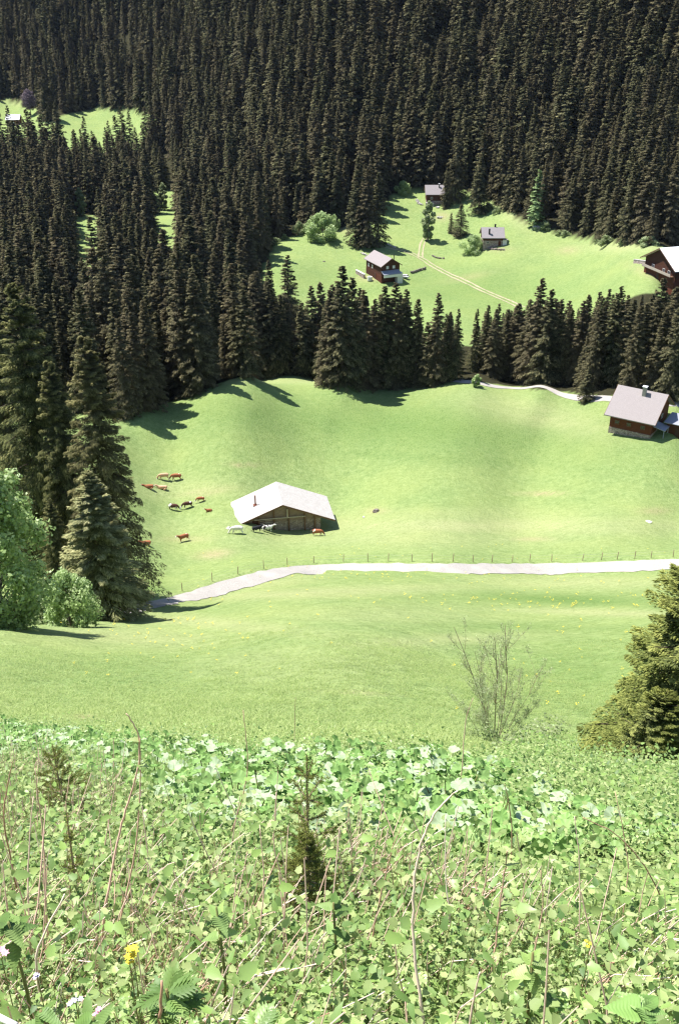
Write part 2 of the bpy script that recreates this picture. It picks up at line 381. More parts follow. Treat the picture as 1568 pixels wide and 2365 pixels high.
def meadow_mask(X, Y, Z, px, py):
    near = (py > np.interp(px, ex, ey)) | (Y < 205)
    m2 = inpoly(px, py, M2) & (Y > 293)
    far = (inpoly(px, py, M3) & (Y > 640)) | (inpoly(px, py, M4) & (Y > 280)) | (inpoly(px, py, M5) & (Y > 280)) | (inpoly(px, py, M6) & (Y > 400))
    return near | m2 | far
def build_ground():
    P = np.stack([GX, GY, GZ], -1).reshape(-1, 3)
    i = np.arange(NV - 1)[:, None] * NU + np.arange(NU - 1)[None]
    Fq = np.stack([i, i + 1, i + NU + 1, i + NU], -1).reshape(-1, 4)
    me = bpy.data.meshes.new('ground'); me.vertices.add(len(P)); me.vertices.foreach_set('co', P.astype(np.float32).reshape(-1))
    me.loops.add(len(Fq) * 4); me.loops.foreach_set('vertex_index', Fq.reshape(-1).astype(np.int32))
    me.polygons.add(len(Fq)); me.polygons.foreach_set('loop_start', np.arange(0, len(Fq) * 4, 4, dtype=np.int32))
    me.polygons.foreach_set('use_smooth', np.ones(len(Fq), bool))
    px, py, d = proj(P); d = np.maximum(d, .5)
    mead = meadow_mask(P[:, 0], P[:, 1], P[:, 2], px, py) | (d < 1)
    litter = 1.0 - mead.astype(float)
    bare = np.zeros(len(P)); dry = np.zeros(len(P)); lush = np.zeros(len(P))
    def blob(arr, cx, cy, rx, ry, amt, ang=0.0):
        c, s = math.cos(ang), math.sin(ang); u = (px - cx) * c + (py - cy) * s; v = -(px - cx) * s + (py - cy) * c
        k = amt * np.exp(-((u / rx) ** 2 + (v / ry) ** 2) * 1.2) * (P[:, 1] > 12); np.maximum(arr, k, out=arr)
    for a in ((495,1280,45,12,.75,-.1),(480,1135,60,6,.5,-.12),(1230,1245,50,5,.55,0),(200,1656,35,8,.8,0),(820,1600,90,6,.4,.05),(868,1180,26,6,.6,0),
              (1310,578,28,8,.6,0),(560,1074,45,4,.6,0),(1250,1140,60,4,.8,.0),(1510,1180,40,8,.5,0),(430,1245,60,7,.4,0),(860,642,40,7,.7,0),(1080,640,60,8,.35,-.2),
              (1020,500,20,10,.7,0),(795,520,22,16,.8,0),(965,420,40,8,.5,0),(1150,575,40,8,.4,0),(1500,632,60,10,.5,.4)): blob(bare, *a)
    for a in ((1100,1215,700,26,.7,0),(700,1370,420,14,.7,-.04),(500,1440,300,18,.6,.1),(1000,1480,260,16,.5,-.05),(1250,960,220,40,.6,.2),(900,1240,500,30,.45,0),(1350,1345,300,18,.6,0),(600,1345,150,22,.55,-.1),(300,1470,260,30,.5,.05),(700,880,250,8,.5,0),
              (1200,500,60,25,.7,.5),(1450,570,120,15,.7,0),(1400,1415,260,10,.7,.03),(900,1420,300,25,.3,0),(640,1540,260,60,.3,0),(60,236,60,10,.6,0),(1000,1190,500,20,.35,0),(430,1130,160,30,.4,0)): blob(dry, *a)
    for a in ((1000,985,620,75,.75,.05),(600,960,260,55,.6,.1),(1000,1055,520,22,.45,.05),(500,1540,420,45,.35,0),(900,1650,500,30,.3,0),(1250,1450,260,14,.5,.02),(1300,1385,260,16,.9,.03),(1330,1560,200,90,.6,0),(300,1560,320,60,.5,0),(330,1365,80,25,.7,0),(700,640,200,40,.3,0),(1100,670,300,60,.5,0)): blob(lush, *a)
    # vegetation strip edges of the bench
    for nme, arr in (('litter', litter), ('bare', bare), ('dry', dry), ('lush', lush), ('dist', np.clip(P[:, 1] / 100, 0, 10))):
        a = me.attributes.new(nme, 'FLOAT', 'POINT'); a.data.foreach_set('value', arr.astype(np.float32))
    me.update(calc_edges=True)
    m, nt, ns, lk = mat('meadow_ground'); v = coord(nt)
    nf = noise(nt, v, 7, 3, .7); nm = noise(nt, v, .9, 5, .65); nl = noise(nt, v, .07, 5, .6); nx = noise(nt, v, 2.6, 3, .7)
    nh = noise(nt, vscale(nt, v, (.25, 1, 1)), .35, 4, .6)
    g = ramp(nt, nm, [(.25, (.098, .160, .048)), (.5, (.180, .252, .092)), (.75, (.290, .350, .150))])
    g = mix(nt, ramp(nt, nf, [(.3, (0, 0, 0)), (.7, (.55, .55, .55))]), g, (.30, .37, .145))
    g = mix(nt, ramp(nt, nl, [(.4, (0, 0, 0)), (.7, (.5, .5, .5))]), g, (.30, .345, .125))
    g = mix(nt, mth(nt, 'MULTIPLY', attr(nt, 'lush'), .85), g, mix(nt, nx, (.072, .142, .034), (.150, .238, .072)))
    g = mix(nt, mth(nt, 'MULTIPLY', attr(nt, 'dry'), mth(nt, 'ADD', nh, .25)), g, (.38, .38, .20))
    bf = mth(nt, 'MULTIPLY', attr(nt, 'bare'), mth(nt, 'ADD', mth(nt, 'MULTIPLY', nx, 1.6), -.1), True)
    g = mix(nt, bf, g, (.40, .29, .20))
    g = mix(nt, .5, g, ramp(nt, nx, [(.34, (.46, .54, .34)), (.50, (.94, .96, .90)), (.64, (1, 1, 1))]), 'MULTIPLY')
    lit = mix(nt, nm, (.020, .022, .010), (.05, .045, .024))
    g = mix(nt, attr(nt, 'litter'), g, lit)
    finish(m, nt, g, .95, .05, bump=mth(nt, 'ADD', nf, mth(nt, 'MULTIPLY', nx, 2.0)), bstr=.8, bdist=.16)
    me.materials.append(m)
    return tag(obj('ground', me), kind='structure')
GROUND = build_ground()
# ------------------------------------------------------------------ ribbons draped on the ground
def ribbon(name, L, R, mt, off, crown=0.0, n=None, cols=6):
    """sheet between two world polylines, following the ground"""
    L = np.asarray(L); R = np.asarray(R); k = len(L); V = []; 
    for c in range(cols + 1):
        f = c / cols; Q = L * (1 - f) + R * f; Q = Q.copy(); Q[:, 2] = tz(Q[:, 0], Q[:, 1]) + off; V.append(Q)
    V = np.stack(V, 1).reshape(-1, 3); w = cols + 1
    Fc = [(a * w + c, a * w + c + 1, (a + 1) * w + c + 1, (a + 1) * w + c) for a in range(k - 1) for c in range(cols)]
    g = Geo().add(V, Fc); o = obj(name, g.mesh(name, [mt], True)); return tag(o, kind='structure')
r2 = np.random.default_rng(3)
wob = lambda n, s, a: np.interp(np.arange(n), np.arange(0, n + s, s), r2.normal(0, a, len(np.arange(0, n + s, s))))
kk = np.arange(0, 500)
e1 = wob(500, 5, .10); e2 = RWID + wob(500, 5, .16) + .1
Lr = RP + np.concatenate([RN * e1[:, None], np.zeros((500, 1))], 1); Rr = RP + np.concatenate([RN * e2[:, None], np.zeros((500, 1))], 1)
ribbon('road', Lr, Rr, M['gravel'], .06, cols=8)
def dense(pts, step=1.0):
    P = np.array(pts, float); s = np.concatenate([[0], np.cumsum(np.linalg.norm(np.diff(P[:, :2], axis=0), axis=1))]); q = np.arange(0, s[-1], step)
    Q = np.stack([np.interp(q, s, P[:, k]) for k in range(P.shape[1])], 1)
    ker = np.ones(7) / 7
    return np.stack([np.convolve(np.pad(Q[:, k], 3, mode='edge'), ker, 'valid') for k in range(Q.shape[1])], 1)
def strip(name, pix, width, mt, off=.07, offset=0.0, wb=.12, d0=60):
    P = dense([cast(x, y, d0) for x, y in pix]); T = nrm(np.gradient(P[:, :2], axis=0)); Nn = np.stack([T[:, 1], -T[:, 0]], 1)
    z0 = np.zeros((len(P), 1)); n = len(P)
    A = P + np.concatenate([Nn * (offset - width / 2 + wob(n, 3, wb))[:, None], z0], 1); B = P + np.concatenate([Nn * (offset + width / 2 + wob(n, 3, wb))[:, None], z0], 1)
    return ribbon(name, A, B, mt, off, cols=4)
strip('road', [(1005,878),(1030,880),(1100,886),(1180,895),(1290,908),(1400,922),(1480,931),(1568,940),(1650,950)], 2.6, M['gravel'], .08, d0=150)
TR = [(1210,712),(1188,702),(1150,686),(1100,664),(1060,645),(1020,625),(995,612),(975,598),(955,588),(935,580),(905,573),(880,570)]
strip('path', TR, .75, M['track'], .10, -.85, d0=290); strip('path', TR, .75, M['track'], .10, .85, d0=290)
strip('path', [(970,598),(972,575),(976,558),(986,545)], .6, M['track'], .10, -.8, d0=290); strip('path', [(970,598),(972,575),(976,558),(986,545)], .6, M['track'], .10, .8, d0=290)
# ------------------------------------------------------------------ tree generators
def spruce_quads(r, H, R, nb, ns, sl, sw, base=.05, tier=.75, up=.55, droop=.5, hang=.12, gap=0.0, pw=.85, fall=.0, lmin=.62, nmix=.7):
    k = np.arange(nb); t = base + (1 - base) * ((k + r.random(nb)) / nb) ** 1.1
    nt_ = max(6, H * (1 - base) / tier); t = (np.round(t * nt_) + r.normal(0, .30, nb)) / nt_
    t = np.clip(t, base, .995)
    az = r.uniform(0, 2 * math.pi, nb)
    lob = 1 + .16 * np.sin(az * 2 + 1.7) * np.sin(t * 9 + r.random() * 6)
    L = R * np.clip((1 - t) / (1 - base), 0, 1) ** pw * (r.uniform(lmin, 1.08, nb)) * lob + .008 * H
    L *= np.where(t < base + .12, .8, 1)
    if gap: L *= np.where(r.random(nb) < gap, .45, 1)
    a = -.12 + up * t ** 2.0 + r.normal(0, .06, nb); b = droop * (1 - t) + .05
    n = nb * ns; B = np.repeat(np.arange(nb), ns); s = r.random(n) ** .62 * .97 + .03
    Lb = L[B]; wmax = .30 * Lb * np.clip(1 - s, 0, 1) ** .55 * np.clip(s * 4, 0, 1) + .02
    lat = (r.random(n) * 2 - 1) * wmax
    ca, sa = np.cos(az[B]), np.sin(az[B])
    rad = s * Lb; z = t[B] * H + Lb * (a[B] * s - b[B] * s * s + .30 * b[B] * s ** 4) - .22 * np.abs(lat) - r.random(n) ** 2 * fall * np.clip(Lb / R, .2, 1)
    p = np.stack([ca * rad - sa * lat, sa * rad + ca * lat, z], -1)
    sg = np.sign(lat) * r.uniform(.2, .95, n)
    sl_ = a[B] - 2 * b[B] * s * .7 - hang * r.uniform(0, 2.2, n)
    d = nrm(np.stack([ca - sa * sg, sa + ca * sg, sl_], -1) + r.normal(0, .16, (n, 3)))
    upv = nrm(np.array([0, 0, 1.0]) + r.normal(0, .38, (n, 3))); side = nrm(np.cross(d, upv))
    le = sl * r.uniform(.55, 1.35, n)[:, None]; w = sw * r.uniform(.6, 1.3, n)[:, None]
    q = np.stack([p - d * le * .35, p + d * le * .15 + side * w, p + d * le * .65 - np.array([0, 0, 1]) * le * .12, p + d * le * .15 - side * w], 1)
    out = nrm(np.stack([ca * rad - sa * lat, sa * rad + ca * lat, np.full(n, 0.0)], -1)) + np.array([0, 0, .55])
    gn = np.cross(q[:, 1] - q[:, 0], q[:, 3] - q[:, 0]); fl = np.sum(gn * out, -1) < 0; q[fl] = q[fl][:, [0, 3, 2, 1]]; gn[fl] *= -1
    global LASTN; LASTN = nrm(nrm(out) * nmix + nrm(gn) * (1 - nmix))
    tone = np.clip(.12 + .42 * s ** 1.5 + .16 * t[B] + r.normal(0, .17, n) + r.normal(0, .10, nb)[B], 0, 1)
    limbs = [(az[i], t[i], L[i], a[i], b[i]) for i in range(nb)]
    return q, tone, limbs
def trunk_geo(H, r0, limbs=(), n=7, frac=.98, lr=.02, r=None):
    g = Geo(); zz = np.linspace(-.6, H * frac, 7)
    g.tube([(0.02 * math.sin(z), .02 * math.cos(z * .7), z) for z in zz], [max(r0 * (1 - max(z, 0) / H) ** .9, .006) for z in zz], n)
    for az, t, L, a, b in limbs:
        P = []
        for s in (0, .35, .7, .95):
            P.append((math.cos(az) * L * s, math.sin(az) * L * s, t * H + L * (a * s - b * s * s + .3 * b * s ** 4)))
        g.tube(P, [lr * L * .9 + .006, lr * L * .6 + .004, lr * L * .35 + .003, .003], 4, cap=False)
    return g
class Proto: pass
def spruce_proto(name, seed, H, R, nb, ns, sl, sw, mt, limbs=0, **kw):
    r = np.random.default_rng(seed); q, tone, lim = spruce_quads(r, H, R, nb, ns, sl, sw, **kw)
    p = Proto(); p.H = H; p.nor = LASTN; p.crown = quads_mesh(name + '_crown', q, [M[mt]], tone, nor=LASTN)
    p.trunk = trunk_geo(H, .012 * H + .03, lim[::max(1, len(lim) // limbs)] if limbs else ()).mesh(name + '_trunk', [M['bark']])
    p.q, p.tone = q, tone; return p
def place_tree(proto, name, loc, H, label, cat, group=None, wide=1.0, rz=None):
    s = H / proto.H; e = empty(name, loc, label, cat, group, rz if rz is not None else random.uniform(0, 6.28))
    e.scale = (s * wide, s * wide, s)
    obj('trunk', proto.trunk, e); obj('crown', proto.crown, e); return e
def height_for(P, topy):
    t = (CY - topy) / F; return P[1] * (t * CP - SP) / (CP + t * SP) - P[2]
def decid_proto(name, seed, H, R, lobes, nl, ls, mt, z0=.15, bark_='bark_grey', shell=.45, shape=1.0, limbs=True, flat=.0):
    r = np.random.default_rng(seed); Q, T = [], []; g = Geo()
    g.tube([(0, 0, -.4), (.03 * R, 0, H * .3), (-.03 * R, .02 * R, H * .6), (0, 0, H * .9)], [.022 * H, .017 * H, .010 * H, .003 * H], 7)
    for i in range(lobes):
        h = z0 + (1 - z0) * (i + .5 * r.random()) / lobes; prof = math.sin(math.pi * min(1, (h - z0) / (1 - z0) * .86 + .16)) ** .7
        an = i * 2.4 + r.normal(0, .4); rr = R * prof * r.uniform(.35, .78) * shape; lr = R * r.uniform(.26, .44) * (0.55 + .45 * prof)
        c = np.array([math.cos(an) * rr, math.sin(an) * rr, h * H - lr * .3])
        if limbs: g.tube([(0, 0, max(.05 * H, c[2] - rr * .9)), (c[0] * .5, c[1] * .5, c[2] - rr * .35), tuple(c), tuple(c + np.array([0, 0, lr * .6]))], [.007 * H, .005 * H, .003 * H, .001 * H], 4, cap=False)
        n = nl; v = nrm(r.normal(0, 1, (n, 3))); rad = lr * (1 - shell * r.random(n) ** 1.5) * (1 + .25 * np.sin(v[:, 0] * 5 + i) * np.sin(v[:, 2] * 6))
        p = c + v * rad[:, None] * np.array([1, 1, 1.0 - flat])
        nn = nrm(v * .8 + r.normal(0, .6, (n, 3)) + np.array([0, 0, .35])); d = nrm(np.cross(nn, r.normal(0, 1, (n, 3)))); sd = np.cross(nn, d)
        le = ls * r.uniform(.6, 1.4, n)[:, None]
        Q.append(np.stack([p - d * le * .5, p + sd * le * .36 - nn * le * .08, p + d * le * .5, p - sd * le * .36 - nn * le * .08], 1))
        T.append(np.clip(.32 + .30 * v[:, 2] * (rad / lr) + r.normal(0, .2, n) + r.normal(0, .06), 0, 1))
    p = Proto(); p.H = H; p.crown = quads_mesh(name + '_crown', np.concatenate(Q), [M[mt]], np.concatenate(T)); p.trunk = g.mesh(name + '_trunk', [M[bark_]]); return p
# ------------------------------------------------------------------ scattering ("stuff")
def scatter(name, protos, P, rot, scl, idx, label, cat):
    me = bpy.data.meshes.new(name + '_points'); n = len(P); me.vertices.add(n); me.vertices.foreach_set('co', np.asarray(P, np.float32).reshape(-1))
    a = me.attributes.new('rot', 'FLOAT_VECTOR', 'POINT'); a.data.foreach_set('vector', np.asarray(rot, np.float32).reshape(-1))
    a = me.attributes.new('scl', 'FLOAT_VECTOR', 'POINT'); a.data.foreach_set('vector', np.asarray(scl, np.float32).reshape(-1))
    a = me.attributes.new('idx', 'INT', 'POINT'); a.data.foreach_set('value', np.asarray(idx, np.int32))
    o = obj(name, me); ng = bpy.data.node_groups.new(name + '_nodes', 'GeometryNodeTree')
    ng.interface.new_socket('Geometry', in_out='INPUT', socket_type='NodeSocketGeometry'); ng.interface.new_socket('Geometry', in_out='OUTPUT', socket_type='NodeSocketGeometry')
    gi = ng.nodes.new('NodeGroupInput'); go = ng.nodes.new('NodeGroupOutput'); iop = ng.nodes.new('GeometryNodeInstanceOnPoints')
    jn = ng.nodes.new('GeometryNodeJoinGeometry')
    for m in list(protos)[::-1]:          # the join puts the last link first
        po = bpy.data.objects.new(name + '_source', m); oi = ng.nodes.new('GeometryNodeObjectInfo'); oi.inputs['Object'].default_value = po; oi.inputs['As Instance'].default_value = True
        ng.links.new(oi.outputs['Geometry'], jn.inputs[0])
    ng.links.new(gi.outputs[0], iop.inputs['Points']); ng.links.new(jn.outputs[0], iop.inputs['Instance']); iop.inputs['Pick Instance'].default_value = True
    def na(nm, ty):
        x = ng.nodes.new('GeometryNodeInputNamedAttribute'); x.data_type = ty; x.inputs['Name'].default_value = nm; return x.outputs[0]
    ng.links.new(na('idx', 'INT'), iop.inputs['Instance Index'])
    e2r = ng.nodes.new('FunctionNodeEulerToRotation'); ng.links.new(na('rot', 'FLOAT_VECTOR'), e2r.inputs[0]); ng.links.new(e2r.outputs[0], iop.inputs['Rotation'])
    ng.links.new(na('scl', 'FLOAT_VECTOR'), iop.inputs['Scale'])
    ng.links.new(iop.outputs[0], go.inputs[0])
    md = o.modifiers.new('scatter', 'NODES'); md.node_group = ng
    return tag(o, label, cat, kind='stuff')
ORD = ['first','second','third','fourth','fifth','sixth','seventh','eighth','ninth','tenth','eleventh','twelfth','thirteenth','fourteenth','fifteenth','sixteenth','seventeenth','eighteenth','nineteenth','twentieth','twenty-first','twenty-second','twenty-third','twenty-fourth','twenty-fifth','twenty-sixth']
# ------------------------------------------------------------------ trees
TAKEN = []
def taken(P, rad=3.0): TAKEN.append((P[0], P[1], rad))
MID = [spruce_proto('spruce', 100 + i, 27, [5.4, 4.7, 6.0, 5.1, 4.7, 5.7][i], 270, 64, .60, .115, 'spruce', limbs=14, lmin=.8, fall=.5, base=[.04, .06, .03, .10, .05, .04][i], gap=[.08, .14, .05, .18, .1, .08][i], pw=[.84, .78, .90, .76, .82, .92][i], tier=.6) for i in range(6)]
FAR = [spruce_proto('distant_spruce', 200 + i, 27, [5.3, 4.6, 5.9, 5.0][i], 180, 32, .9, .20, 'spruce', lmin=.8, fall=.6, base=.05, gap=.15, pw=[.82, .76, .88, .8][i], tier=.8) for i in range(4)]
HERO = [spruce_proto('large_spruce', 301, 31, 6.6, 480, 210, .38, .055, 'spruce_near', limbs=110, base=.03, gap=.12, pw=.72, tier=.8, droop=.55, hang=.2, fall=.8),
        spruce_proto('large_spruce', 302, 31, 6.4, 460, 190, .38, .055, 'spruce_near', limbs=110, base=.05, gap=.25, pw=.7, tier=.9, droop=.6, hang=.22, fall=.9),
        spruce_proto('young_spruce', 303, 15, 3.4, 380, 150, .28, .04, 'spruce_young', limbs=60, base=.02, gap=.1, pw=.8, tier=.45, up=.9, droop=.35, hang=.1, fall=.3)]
def P0(x, y, d0=1.5): return cast(x, y, d0)
def add_tree(proto, name, px, py, topy, label, cat='spruce', group=None, wide=1.0, rad=3.0, d0=1.5, rz=None, back=0.0):
    P = P0(px, py, d0); P = P + np.array([P[0] / P[1] * back, back, 0]); P[2] = float(tz(P[0], P[1])); H = height_for(P, topy); taken(P, rad)
    P[2] = float(tz(P[0], P[1])) - .15
    return place_tree(proto, name, P, H, label, cat, group, wide, rz)
add_tree(HERO[0], 'spruce_tree', 270, 1388, 772, 'tallest spruce of the left clump, its reddish cone-laden top standing clear above the others', wide=.92, rad=5)
add_tree(HERO[1], 'spruce_tree', 135, 1322, 650, 'huge shaded spruce near the left edge of the picture, directly behind the leafy tree', wide=1.0, rad=5)
add_tree(HERO[1], 'spruce_tree', 62, 1262, 660, 'dark spruce right at the left picture edge, standing behind the huge shaded one', wide=1.0, rad=5, rz=3.0)
add_tree(HERO[0], 'spruce_tree', 185, 1345, 830, 'dark spruce squeezed between the tallest left spruce and the one at the picture edge', wide=.85, rad=5, rz=2.0)
add_tree(HERO[2], 'spruce_tree', 246, 1422, 1088, 'young spruce with yellowish outer twigs standing in front of the tallest left spruce', wide=1.5, rad=4)
add_tree(HERO[1], 'spruce_tree', 150, 1385, 1150, 'small brownish spruce in the gap behind the leafy tree and young spruce', wide=1.0, rad=4, rz=4)
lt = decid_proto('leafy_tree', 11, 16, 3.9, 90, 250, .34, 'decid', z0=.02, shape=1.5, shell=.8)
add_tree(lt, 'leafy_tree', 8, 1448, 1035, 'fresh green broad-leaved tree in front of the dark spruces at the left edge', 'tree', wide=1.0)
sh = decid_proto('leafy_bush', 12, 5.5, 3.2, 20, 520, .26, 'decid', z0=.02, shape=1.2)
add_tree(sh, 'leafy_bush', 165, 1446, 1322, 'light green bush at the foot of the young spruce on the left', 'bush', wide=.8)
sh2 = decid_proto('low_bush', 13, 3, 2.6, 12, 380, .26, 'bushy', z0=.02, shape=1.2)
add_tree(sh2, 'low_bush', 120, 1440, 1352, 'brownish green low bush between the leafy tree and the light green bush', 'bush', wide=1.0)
# right foreground spruce: many fine yellowish twigs
rs = spruce_proto('bushy_spruce', 304, 4.6, 2.1, 560, 380, .085, .013, 'spruce_fore', limbs=90, base=.02, gap=.12, pw=.6, tier=.20, up=1.0, droop=.15, hang=.05, fall=.12)
add_tree(rs, 'spruce_tree', 1592, 1772, 1240, 'bushy yellow-green young spruce at the right edge beside the butterbur leaves', wide=1.0, rad=2)
add_tree(rs, 'spruce_tree', 1500, 1792, 1590, 'low spreading spruce growing at the foot of the bushy one at the right edge', wide=1.3, rad=1, rz=2.5)
# rows at the edge of the near meadow
ROW_L = [(296,962,735,1),(325,948,720,.9),(352,928,700,1),(378,912,720,1),(405,900,660,.9),(440,893,695,1.25),(470,880,770,.9),(500,868,640,.9),(548,868,690,1.0),(572,872,660,1.1),(600,872,625,1.15),(628,868,655,1.1),(652,866,680,.9)]
ROW_M = [(700,868,698,1.1),(722,872,660,1),(742,876,652,1),(762,884,668,1),(790,888,612,1.1),(812,889,640,1),(838,892,668,1.05),(862,894,690,1),(884,895,660,1),(908,895,652,1.05),(932,893,668,1),(958,892,690,.9),(982,892,742,1.1),(1004,888,676,.95),(1028,882,728,.8),(1050,878,712,.8)]
ROW_R = [(1092,872,712,.75),(1116,872,704,.9),(1140,876,700,.8),(1160,884,722,1),(1182,888,700,1.1),(1208,892,690,1),(1228,893,642,1),(1252,896,668,1.05),(1276,898,690,1),(1300,903,712,1),(1324,904,694,1),(1372,912,700,1),(1400,914,660,1.05),(1432,918,690,1.1),(1462,920,700,1.1),(1490,920,640,1.0),(1520,922,662,1),(1548,926,640,1),(1580,930,650,1)]
def row(rows, fmt, grp, off, back=0.0):
    for i, (x, y, ty, w) in enumerate(sorted(rows)):
        add_tree(MID[(i * 5 + off) % 6], 'spruce_tree', x, y, ty, fmt % ORD[i], group=grp, wide=w * 1.02, d0=170, back=back)
row(ROW_L, 'spruce %s from the left in the shaded front row left of the near meadow', 'spruces along the left meadow edge', 0)
row(ROW_M, 'spruce %s from the left in the clump behind the middle of the near meadow', 'spruces in the middle clump', 2)
row(ROW_R, 'spruce %s from the left in the front row behind the upper road', 'spruces behind the upper road', 1, 9.0)
add_tree(MID[3], 'spruce_tree', 1596, 945, 800, 'spruce cut by the right picture edge beside the roofed shed', wide=1.1, d0=150)
add_tree(MID[0], 'spruce_tree', 1352, 926, 846, 'little spruce standing on the near side of the upper road left of the grey-roofed chalet', wide=1.5, d0=150)
rt = decid_proto('round_tree', 14, 3, 1.3, 10, 260, .28, 'decid', z0=.25)
add_tree(rt, 'round_tree', 1100, 893, 864, 'tiny round light green tree beside the upper road', 'tree', d0=150)
# trees of the far meadow
for a in [(822,566,392,1.15,'leftmost of the tall spruces clumped behind the pale-roofed house'),(848,572,384,1.1,'tallest middle spruce of the clump behind the pale-roofed house'),(872,566,398,1.1,'rightmost of the tall spruces clumped behind the pale-roofed house'),(836,560,420,1.1,'shorter spruce hidden at the back of the clump behind the pale-roofed house')]:
    add_tree(MID[len(a[4]) % 6], 'spruce_tree', a[0], a[1], a[2], a[4], wide=a[3] * .9, d0=280)
for a in [(1062,545,470,1.6,2,'broad dark spruce on the far meadow between the brown hut and the stone hut'),(1040,538,490,1.2,1,'smaller spruce leaning against the broad dark spruce on the far meadow'),
          (1050,462,282,1.0,0,'tallest pointed spruce rising beside the topmost hut'),(1030,478,385,1.1,4,'brownish spruce just right of the topmost hut'),(1104,492,360,1.25,5,'dark spruce at the upper rim of the far meadow right of the topmost hut'),
          (668,760,588,1.2,2,'tall single spruce standing out against the left end of the far meadow'),(625,740,600,1.0,4,'spruce just left of the single tall spruce at the far meadow'),
          (1098,738,718,1.0,1,'tiny dark conifer above the gap in the tree row')]:
    add_tree(MID[a[4]], 'spruce_tree', a[0], a[1], a[2], a[5], wide=a[3], d0=280)
bi = decid_proto('slender_tree', 15, 14, 3.0, 20, 330, .5, 'bushy', z0=.1, shape=.9)
add_tree(bi, 'slender_tree', 988, 556, 462, 'slender grey-green tree beside the wheel tracks on the far meadow', 'tree', d0=280)
la = spruce_proto('pale_conifer', 305, 24, 5.2, 150, 40, .9, .2, 'larch', base=.03, up=.8, droop=.3, pw=.8)
add_tree(la, 'larch_tree', 1234, 524, 392, 'single pale green conifer among the dark trees above the far meadow', 'larch', d0=300)
add_tree(sh, 'leafy_bush', 1092, 582, 544, 'rounded bush against the left side of the stone hut', 'bush', d0=280, wide=1.3)
for i, a in enumerate([(745,556,492,1.3,'biggest grey-green bush at the upper left rim of the far meadow'),(715,540,508,1.0,'middle grey-green bush at the upper left rim of the far meadow'),(692,540,512,.9,'smallest grey-green bush at the upper left rim of the far meadow'),(772,530,496,.9,'green bush tucked behind the biggest grey-green bush')]):
    add_tree([sh, sh2][i == 2], 'leafy_bush', a[0], a[1], a[2], a[4], 'bush', wide=a[3] * .8, d0=280)
add_tree(sh, 'leafy_bush', 930, 448, 418, 'small bushy tree at the wood edge left of the topmost hut', 'bush', wide=1.0, d0=300)
for i, (x, y, ty) in enumerate([(380, 485, 420), (190, 500, 432), (445, 410, 392), (205, 470, 444)]):
    add_tree(bi, 'leafy_tree', x, y, ty, ['bright green broad-leaved tree in the clearing of the left wood', 'pale leafy tree at the small left clearing in the wood', 'tiny light green tree where the left wood meets the dark slope', 'low leafy tree at the lower rim of the small left clearing'][i], 'tree', wide=1.1, d0=300)
pu = decid_proto('round_bare_tree', 16, 16, 6.5, 26, 420, .42, 'purple', z0=.35, shell=.7, shape=.9)
add_tree(pu, 'bare_tree', 72, 268, 206, 'round purplish leafless tree beside the white-roofed hut at the far left', 'tree', d0=500)
# the woods: jittered grid
cand = []
for y0, y1, sp in ((205, 330, 6.3), (330, 560, 7.0), (560, 800, 7.9), (800, 1280, 8.8)):
    ys = np.arange(y0, y1, sp)
    for y in ys:
        xs = np.arange(-.52 * y - 30, .50 * y + 30, sp); cand.append(np.stack([xs + rng.uniform(-.42, .42, len(xs)) * sp + (sp * .5 if int(y / sp) % 2 else 0), y + rng.uniform(-.42, .42, len(xs)) * sp], 1))
cand = np.concatenate(cand); cz = tz(cand[:, 0], cand[:, 1]); cand = np.column_stack([cand, cz])
px, py, dd = proj(cand)
dens = np.sin(cand[:, 0] * .05 + 1) * np.sin(cand[:, 1] * .045) + rng.normal(0, .35, len(cand))
keep = ~meadow_mask(cand[:, 0], cand[:, 1], cand[:, 2], px, py) & (py > -110) & (px > -160) & (px < 1730) & (dens > -1.0)
# keep a clear margin behind the near rows, and clear ground for the gap on the right
keep &= ~((px > 1052) & (px < 1090) & (cand[:, 1] < 300))
keep &= ~((cand[:, 1] > 222) & (cand[:, 1] < 256) & (px > 1090) & (py > np.interp(px, ex, ey) - 6))
tk = np.array(TAKEN)
dmin = np.min(np.hypot(cand[:, None, 0] - tk[None, :, 0], cand[:, None, 1] - tk[None, :, 1]) - tk[None, :, 2] * .55, axis=1)
keep &= dmin > 1.6
cand = cand[keep]; px, py, dd = px[keep], py[keep], dd[keep]
HH = np.clip(rng.normal(25.5, 5.4, len(cand)), 12, 38)
SKY = np.array([(-200,560),(0,600),(290,640),(420,600),(590,605),(615,615),(640,650),(690,705),(725,692),(745,665),(790,645),(830,650),(870,672),(905,660),(950,688),(985,745),(1010,700),(1050,722),(1100,712),(1165,706),(1215,660),(1260,672),(1320,700),(1345,672),(1395,662),(1450,678),(1480,655),(1520,668),(1545,655),(1800,650)], float)
tcap = np.array([height_for(c_, t_) for c_, t_ in zip(cand, np.interp(px, SKY[:, 0], SKY[:, 1]) + rng.uniform(0, 45, len(cand)))])
HH = np.where(((cand[:, 1] < 345) & (px > 580)) | ((cand[:, 1] < 400) & (px > 585) & (px < 740)), np.minimum(HH, tcap), HH)
okh = HH > 8; cand, px, py, dd, HH = cand[okh], px[okh], py[okh], dd[okh], HH[okh]
HH = np.where((px > 150) & (px < 420) & (py > 370) & (py < 470), HH * .75, HH)       # young trees below the far clearing
o = np.argsort(dd); cand, px, py, dd, HH = cand[o], px[o], py[o], dd[o], HH[o]
NIND = 212
